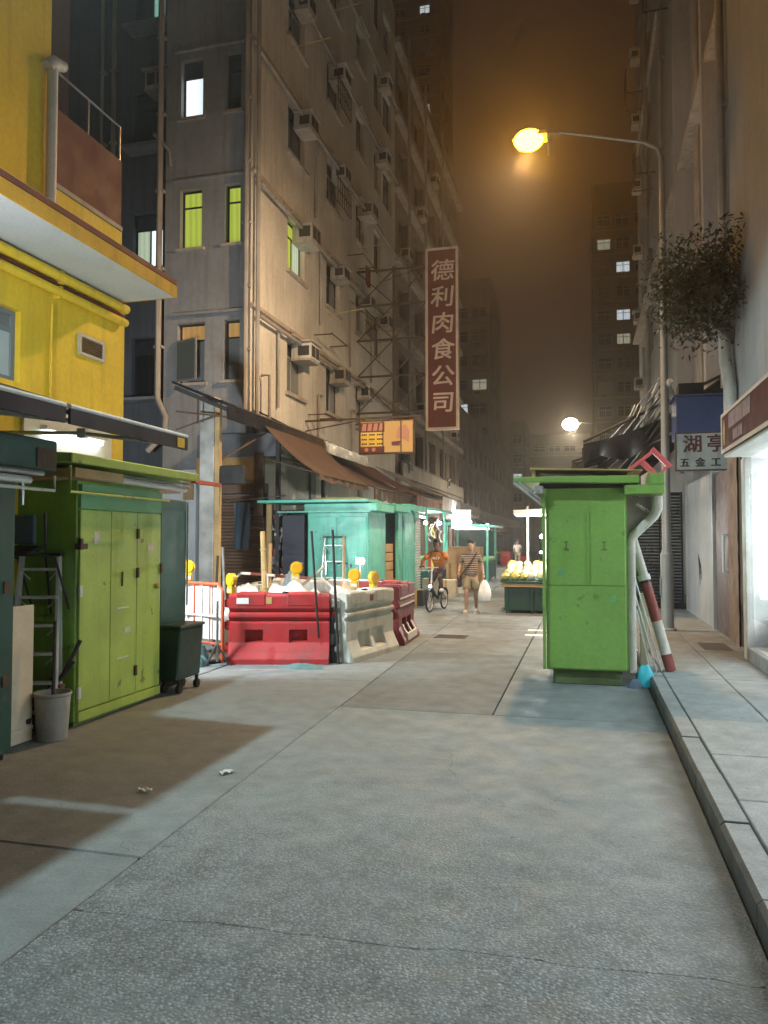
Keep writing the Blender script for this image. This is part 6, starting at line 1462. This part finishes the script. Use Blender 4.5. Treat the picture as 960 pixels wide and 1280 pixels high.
# ---- two small figures far up the street
def far_person(label, x, y, rz, shirt, legs, step, hair=HAIR, sk=SKIN1):
    f = thing('person', label, 'person', (x,y,0), rz, local=True)
    N = {'pel': ((0,0,.92),(.13,.10)), 'ch': ((0,-.01,1.28),(.15,.10)), 'nb': ((0,-.01,1.43),.06), 'hd': ((0,-.02,1.52),.06), 'ls': ((.17,0,1.38),.06), 'le': ((.22,.04,1.12),.042), 'lw': ((.22,-.04,.88),.03), 'rs': ((-.17,0,1.38),.06), 're': ((-.22,.0,1.12),.042), 'rw': ((-.21,-.10,.90),.03), 'lk': ((.09,-step,.50),.06), 'la': ((.09,step*.4,.09),.04), 'lt': ((.09,step*.4-.13,.04),.035), 'rk': ((-.09,0,.50),.06), 'ra': ((-.09,step,.09),.04), 'rt': ((-.09,step-.13,.04),.035), 'lh': ((.085,0,.87),.085), 'rh': ((-.085,0,.87),.085)}
    b = from_mesh(skin_mesh(N, [('pel','ch'),('ch','nb'),('nb','hd'),('ch','ls'),('ls','le'),('le','lw'),('ch','rs'),('rs','re'),('re','rw'),('pel','lh'),('lh','lk'),('lk','la'),('la','lt'),('pel','rh'),('rh','rk'),('rk','ra'),('ra','rt')], 'pel', 1), 'body', sk, f)
    head(b, (0,-.02,1.565), sk, hair)
    S = {'a': ((0,0,.86),(.16,.125)), 'c': ((0,-.01,1.28),(.175,.12)), 'd': ((0,-.01,1.41),.08), 'ls': ((.18,0,1.37),.078), 'le': ((.215,.03,1.15),.06), 'rs': ((-.18,0,1.37),.078), 're': ((-.215,.0,1.15),.06)}
    from_mesh(skin_mesh(S, [('a','c'),('c','d'),('c','ls'),('ls','le'),('c','rs'),('rs','re')], 'a', 1), 'shirt', shirt, f)
    S = {'b': ((0,0,.86),(.15,.115)), 'lh': ((.088,0,.82),.10), 'lk': ((.09,-step,.50),.078), 'la': ((.09,step*.4,.16),.062), 'rh': ((-.088,0,.82),.10), 'rk': ((-.09,0,.50),.078), 'ra': ((-.09,step,.16),.062)}
    from_mesh(skin_mesh(S, [('b','lh'),('lh','lk'),('lk','la'),('b','rh'),('rh','rk'),('rk','ra')], 'b', 1), 'trousers', legs, f)
    return f
far_person('distant figure in a white top and pale trousers in mid street', -3.95, 47.5, R(10), K['white_paint'], paint('pale_trousers', (.35,.31,.24), .9), .08)
far_person('distant figure in dark clothes beside the pink crates', -5.4, 44.2, R(-15), K['black'], paint('dark_trousers', (.03,.035,.05), .9), .1)
# ================================================================== produce stall behind the green cabinet
t = thing('produce_stall', 'dark green draped produce stall glimpsed past the green cabinet', 'stall', (-1.1,18.4,0))
m = MB(); m.box((-1.78,17.75,.06),(-.2,19.6,.60)); put('skirt', m, K['bin_green'], t, bevel=.02)
for x in (-1.72,-1.15,-.4): m = MB(); m.bar((x,17.72,0),(x,17.72,.66),.04,.04); put('leg', m, K['green_dark'], t)
m = MB(); m.box((-1.84,17.65,.60),(-.15,19.7,.68)); put('table_board', m, K['wood'], t, bevel=.008)
m = MB(); m.prism([(17.62,.70),(19.6,1.05),(19.6,1.08),(17.62,.73)], 'x', -1.86, -.2); put('display_slope', m, K['green_dark'], t)
for x in (-1.35,-.55): m = MB(); m.bar((x,19.3,.6),(x,19.3,2.5),.05,.05); put('post', m, K['white_paint'], t)
m = MB(); m.prism([(-1.62,2.28),(-.3,2.30),(-.3,2.42),(-1.62,2.38)], 'y', 18.4, 19.2); put('lamp_hood', m, K['white_paint'], t)
m = MB(); m.box((-1.58,18.45,2.25),(-.35,19.15,2.278)); put('light_panel', m, glow('stall_light_panel', (1,.95,.82), 9), t)
m = MB(); m.box((-1.0,19.4,1.1),(-.3,19.5,2.2)); put('hanging_wares', m, K['white_sheet'], t, bevel=.03)
for i, (x, z) in enumerate(((-.72,1.62),(-.62,1.45),(-.95,1.75))):
    l = thing('bare_bulb', ['bright bare bulb hanging over the produce stall','lower bare bulb over the produce stall','higher bare bulb over the produce stall'][i], 'bulb', (x,18.2,z))
    m = MB(); m.ball((x,18.2,z), .05, 12, 8); put('glass', m, K['bulb'], l, smooth='full'); m = MB(); m.tube([(x,18.2,z+.05),(x,18.25,2.25)], .006, 5); put('flex', m, K['black'], l)
light('produce_bulb_light', 'POINT', (-.72,18.15,1.55), 170, (.97,1,.95), .06)
random.seed(31)
VG = [paint('cabbage_leaf', (.55,.62,.36), .55, var=.2, scale=12, coords='object'), paint('pale_wrapped_greens', (.7,.72,.6), .4, var=.15, scale=10, coords='object'), paint('melon_rind', (.62,.55,.16), .5, var=.15, coords='object')]
k = 0
for r in range(5):
    for c in range(8):
        x = -1.72+c*.19+random.uniform(-.03,.03); y_ = 17.8+r*.34+random.uniform(-.03,.03); z = .77+(y_-17.62)*.176
        m = MB(); m.ball((0,0,0), random.uniform(.085,.11), 10, 7, (1,1,.85), .12); o = put('cabbage', m, VG[k % 3 if r else (2 if c < 3 else k % 2)], smooth=True); o.location = (x,y_,z+.04); k += 1
        tag(o, 'pale round vegetable in the heap on the produce stall', 'vegetable', 'heaped vegetables on the produce stall')
# left-hand lit stall past the louvre screen
t = thing('goods_stall', 'brightly lit goods stall behind the cyclist', 'stall', (-4.8,22.5,0))
m = MB(); m.box((-5.6,21.2,.05),(-4.25,24.2,.8)); put('table', m, K['teal_dark'], t, bevel=.01)
for y_ in (21.25,24.1): m = MB(); m.bar((-4.3,y_,.0),(-4.3,y_,2.5),.06,.06); put('post', m, K['teal'], t)
m = MB(); m.box((-5.7,21.1,2.5),(-4.05,24.3,2.58)); put('roof', m, K['teal'], t)
m = MB(); m.box((-5.65,21.2,.8),(-5.6,24.2,2.4)); put('back_board', m, K['white_paint'], t)
m = MB(); m.tube([(-4.6,21.6,2.35),(-4.6,22.8,2.35)], .025, 8); put('tube_lamp', m, K['tube'], t, smooth=True)
light('goods_tube_light', 'POINT', (-4.55,22.2,2.2), 190, (1,.95,.85), .05)
random.seed(12)
GC = [paint('goods_%d' % i, c, .5) for i, c in enumerate(((.6,.45,.1),(.55,.12,.06),(.2,.4,.1),(.6,.6,.55),(.1,.2,.4),(.5,.2,.3)))]
for i in range(26):
    x = random.uniform(-5.4,-4.4); y_ = 21.4+i*.105; h = random.uniform(.12,.4)
    m = MB(); m.cbox((0,0,h/2),(random.uniform(.12,.25),random.uniform(.1,.2),h)); o = put('goods_pack', m, GC[i % 6], bevel=.015); o.location = (x,y_,.801); tag(o, 'small packet among those on the lit goods stall', 'packet', 'packets on the lit goods stall')
for i in range(10):
    y_ = 21.4+i*.27; z = random.uniform(1.6,2.1)
    m = MB(); m.grid(lambda u, v: (-4.32-.1*math.sin(3*v), y_+.16*u, z+.3-.4*v), 4, 4); o = put('hung_garment', m, GC[(i*5) % 6], thick=.01); tag(o, 'small cloth item hung along the goods stall front', 'cloth item', 'cloth items hung on the goods stall')
# cardboard and clutter on the left kerb
def carton(label, x, y, w, d, h, mat=None, z=0, rz=0):
    c = thing('carton', label, 'box', (x,y,z), rz, 'cartons and tubs along the left fronts', local=True)
    m = MB(); m.box((-w/2,-d/2,0),(w/2,d/2,h)); put('case', m, mat or K['cardboard'], c, bevel=.01)
    m = MB(); m.box((-.03,-d/2-.003,0),(.03,-d/2-.001,h)); m.box((-.03,-d/2,h+.001),(.03,d/2,h+.003)); put('tape', m, K['tan'], c)
carton('large brown carton standing behind the walking man', -3.9, 26.0, 1.1, .8, 1.45)
carton('grey tub low beside the goods stall', -4.05, 20.9, .5, .5, .62, K['bucket'])
carton('pale carton on the ground left of the cyclist', -3.95, 22.6, .6, .5, .5, K['wood_pale'])
carton('black tub at the foot of the louvre screen', -4.12, 19.3, .34, .6, .4, K['black'])
carton('white foam box behind the cyclist', -3.9, 24.2, .6, .5, .42, K['white_plastic'])
carton('second brown carton stacked by the goods stall end', -4.3, 25.0, .6, .6, .9)
# light box sign and open teal frame stall further on
t = thing('light_box_sign', 'glowing white light box sign over the left stalls', 'sign', (-4.6,30,2.3))
m = MB(); m.box((-5.05,30.0,2.18),(-4.32,30.12,2.82)); put('case', m, glow('light_box_face', (.93,1,1), 7), t)
m = MB(); m.box((-5.08,29.98,2.82),(-4.29,30.14,2.86)); m.box((-5.08,29.98,2.14),(-4.29,30.14,2.18)); put('frame', m, K['alu'], t)
m = MB(); m.tube([(-4.7,30.06,2.86),(-4.7,30.06,3.3)], .015); put('hanger', m, K['black_steel'], t)
light('light_box_light', 'POINT', (-4.6,29.6,2.4), 160, (.92,1,1), .05)
def frame_stall(label, x0, x1, y0, y1, mat, roofm, lamp=None):
    t = thing('market_stall', label, 'stall', ((x0+x1)/2,(y0+y1)/2,0), group='small market stalls up the street')
    for x in (x0,x1):
        for y_ in (y0,y1): m = MB(); m.bar((x,y_,0),(x,y_,2.3),.08,.08); put('post', m, mat, t)
    m = MB(); m.prism([(x0-.2,2.3),(x1+.3,2.2),(x1+.3,2.27),(x0-.2,2.42)], 'y', y0-.3, y1+.3); put('roof', m, roofm, t)
    m = MB(); m.box((x0,y0,.1),(x1,y1,.75)); put('table', m, K['teal_dark'], t, bevel=.01)
    m = MB(); m.box((x0,y0,.752),(x1,y1,1.0)); put('heaped_goods', m, random.choice(GC), t, bevel=.08)
    m = MB(); m.box((x0+.05,y1-.05,1.0),(x1-.05,y1,2.1)); put('back_sheet', m, K['green_dark'], t)
    if lamp: m = MB(); m.tube([(x0+.1,(y0+y1)/2,2.18),(x1-.1,(y0+y1)/2,2.16)], .03, 8); put('tube_lamp', m, lamp, t)
frame_stall('open teal framed stall below the light box sign', -5.4, -3.75, 30.8, 33.6, K['teal'], K['teal'], K['tube'])
frame_stall('dark stall past the teal framed one', -6.0, -4.6, 36, 39, K['rust'], K['tarp_brown'])
frame_stall('left stall before the dark clothed figure', -7.0, -5.6, 46, 50, K['steel'], K['tarp_grey'], K['tube'])
frame_stall('left stall farthest up the street', -7.4, -6.0, 56, 60, K['rust'], K['tarp_brown'])
frame_stall('pavement stall past the produce stall', -1.0, .4, 22.5, 25.5, K['rust'], K['tarp_dark'], K['tube'])
frame_stall('pavement stall under the second tarpaulin', -1.1, .3, 28, 31.5, K['rust'], K['tarp_dark'])
frame_stall('pavement stall near the distant street lamp', -1.3, .2, 36, 40, K['rust'], K['tarp_dark'], K['tube'])
def bin_(label, x, y, mat, cat='bin'):
    t = thing('litter_bin', label, cat, (x,y,0))
    m = MB(); m.prism([(x-.28,.12),(x+.28,.12),(x+.34,.95),(x-.34,.95)], 'y', y-.3, y+.3); put('body', m, mat, t, bevel=.03)
    m = MB(); m.box((x-.36,y-.33,.951),(x+.36,y+.33,1.02)); put('lid', m, mat, t, bevel=.02)
    for q in (-.25,.25): m = MB(); m.tube([(x+q-.03,y+.2,.1),(x+q+.03,y+.2,.1)], .1, 12); put('wheel', m, K['black'], t)
bin_('green wheeled bin by the dark clothed figure', -5.2, 41.0, paint('mid_green_plastic', (.03,.22,.09), .5))
PKC = paint('pink_crate_plastic', (.62,.08,.16), .5); RDC = paint('red_crate_plastic', (.42,.03,.03), .5)
for i, (x, y_, h, mt, lab) in enumerate(((-6.3,46.5,1.2,PKC,'stack of pink crates left of the dark clothed figure'),(-5.1,52,.95,RDC,'stack of red crates up the street, nearer the middle'),(-4.1,54,.65,RDC,'low stack of red crates up the street'))):
    for j in range(int(h/.3)):
        t = thing('plastic_crate', lab.replace('stack of ', '').replace('low ', '') + ', ' + ['lowest','second','third','topmost'][j], 'crate', (x,y_,j*.31), group='coloured crates up the street')
        m = MB(); m.box((x-.32,y_-.25,j*.31),(x+.32,y_+.25,j*.31+.29)); put('tub', m, mt, t, bevel=.02)
        m = MB(); m.box((x-.34,y_-.27,j*.31+.25),(x+.34,y_+.27,j*.31+.305)); put('rim', m, mt, t)
# parked van far up on the right with lamps on
t = thing('parked_van', 'dark van with lit headlamps far up the street', 'van', (-2.6,60,0))
m = MB(); m.prism([(60,.35),(60,1.0),(60.5,1.15),(61.1,1.9),(64.6,1.95),(64.8,.35)], 'x', -3.4, -1.75); put('body', m, paint('dark_van_paint', (.06,.065,.075), .3, .3), t, bevel=.06)
m = MB(); m.add([(-3.3,60.55,1.2),(-1.85,60.55,1.2),(-1.95,61.05,1.84),(-3.2,61.05,1.84)], [(0,1,2,3)]); o = put('windscreen', m, K['glass'], t, thick=.02)
for x in (-3.2,-2.0): m = MB(); m.ball((x,59.98,.78), 1, 10, 6, (.14,.05,.1)); put('headlamp', m, glow('headlamp_%d' % int(-x), (.9,.97,1), 10), t)
m = MB(); m.box((-2.9,59.97,.45),(-2.3,59.995,.6)); put('number_plate', m, K['white_paint'], t)
for x in (-3.35,-1.9):
    for y_ in (60.9,63.8): m = MB(); m.tube([(x,y_,.32),(x+.15,y_,.32)], .32, 16); put('wheel', m, K['black'], t, smooth=True)
# bulbs strung along the stalls
WB = glow('warm_market_bulb', (1,.86,.62), 26)
for i, (x, y_, z, w_) in enumerate(((-4.25,20.9,2.15,1),(-4.35,23.6,2.2,0),(-4.2,26.8,2.3,1),(-4.6,28.4,2.45,0),(-5.0,34.6,2.5,1),(-5.2,37.6,2.4,0),(-5.6,43.0,2.5,1),(-6.2,51.0,2.7,0),(-.35,23.4,2.05,0),(-.5,26.4,2.2,1),(-.6,29.6,2.2,0),(-.8,33.5,2.3,0),(-1.0,37.5,2.4,1),(-1.4,46,2.6,0),(-1.6,52,2.6,1))):
    l = thing('market_bulb', ('warm' if w_ else 'white') + ' market bulb ' + ['by the louvre screen','over the goods stall end','above the large brown carton','before the light box sign','past the teal framed stall','over the dark left stall','beyond the green wheeled bin','over the red crates','over the first pavement stall past the produce','between the pavement stalls','under the second tarpaulin','at the far tarpaulin edge','near the distant street lamp','far up the right side','farthest up the right side'][i], 'bulb', (x,y_,z), group='bulbs strung along the stalls')
    m = MB(); m.ball((x,y_,z), .055 if y_ < 30 else .08, 10, 7); put('glass', m, WB if w_ else K['bulb'], l, smooth='full')
    m = MB(); m.tube([(x,y_,z+.05),(x+.02,y_,z+.5)], .008, 5); put('flex', m, K['black'], l)
for i, (x, y_, p_, c_) in enumerate(((-4.3,26.8,90,(1,.88,.66)),(-5.1,36,150,(1,.92,.8)),(-.6,26.4,90,(1,.9,.7)),(-1.0,36,120,(.97,1,.95)),(-5.4,46,200,(1,.93,.8)),(-1.6,50,160,(1,.9,.72)))):
    light('market_bulb_light', 'POINT', (x,y_,2.1), p_, c_, .05)
# low shop fronts filling the left side further on
def arcade(label, x, y0, y1, h, mat, group='shop fronts up the left side'):
    t = thing('shop_parade', label, 'shops', (x-1,(y0+y1)/2,0), group=group)
    n = int((y1-y0)/3.2); 
    hs = [(i*3.2+.3, i*3.2+2.9, .1, 2.8) for i in range(n)]
    m = MB(); holes(m, (x,y0,0), (0,1,0), (1,0,0), y1-y0, h, hs, .8); put('wall', m, mat, t, recalc=False)
    random.seed(int(y0))
    for i, h_ in enumerate(hs):
        m = MB(); m.box((x-.85,y0+h_[0],.1),(x-.8,y0+h_[1],2.8)); put('shop_back', m, random.choice([K['shutter_brown'], glow('lit_shop_%d_%d' % (int(y0), i), (.9,.75,.5), .35), K['black'], K['shutter_grey']]), t)
        m = MB(); m.box((x,y0+h_[0],2.82),(x+.25,y0+h_[1],3.35)); put('shop_sign', m, random.choice([K['sign_red'], K['white_paint'], K['yellow_plastic'], K['teal']]), t)
arcade('row of small shop fronts under the brown balcony tenement', -7.45, 30.7, 47.8, 3.9, K['render_dark'])
ter = thing('corner_terrace', 'low terrace of old shops between the balcony tenement and the far block', 'building', (-10,70,0))
hs = [(i*3+.6,i*3+2.2,4.3+3.1*k,5.9+3.1*k) for i in range(13) for k in range(2)]
m = MB(); holes(m, (-8.2,50,0), (0,1,0), (1,0,0), 42, 11, hs, .3); m.add([(-8.2,50,0),(-14,50,0),(-14,50,11),(-8.2,50,11)], [(0,1,2,3)]); put('wall', m, K['render_dark'], ter, recalc=False)
for h in hs: window(ter, (-8.2,50,0), (0,1,0), (1,0,0), h, K['glass_grey'], K['frame_dark'], 0, .2)
m = MB(); rectbox(m, (-8.2,50,0), (0,1,0), (1,0,0), 0, 42, 3.2, 3.9, .001, .8); put('street_canopy', m, K['ledge'], ter)
# small distant lamp
street_lamp('street_lamp', 'tiny far street lamp low above the van', (-.9,80,.0), 4.2, (-2.2,80,4.6), glow('far_warm_bowl', (1,.8,.45), 40), .08)
# ================================================================== night haze lit by the street lamps
HAZE = True
if HAZE:
    m = MB(); m.box((-82,-22,-1.5),(82,202,97)); o = put('haze', m, [], None); o['kind'] = 'stuff'
    hm = bpy.data.materials.new('street_haze'); hm.use_nodes = True; n = hm.node_tree.nodes; n.clear()
    out = n.new('ShaderNodeOutputMaterial'); pv = n.new('ShaderNodeVolumePrincipled')
    pv.inputs['Color'].default_value = (.9,.9,.9,1); pv.inputs['Density'].default_value = .0022; pv.inputs['Anisotropy'].default_value = .8
    hm.node_tree.links.new(pv.outputs[0], out.inputs['Volume']); o.data.materials.append(hm)
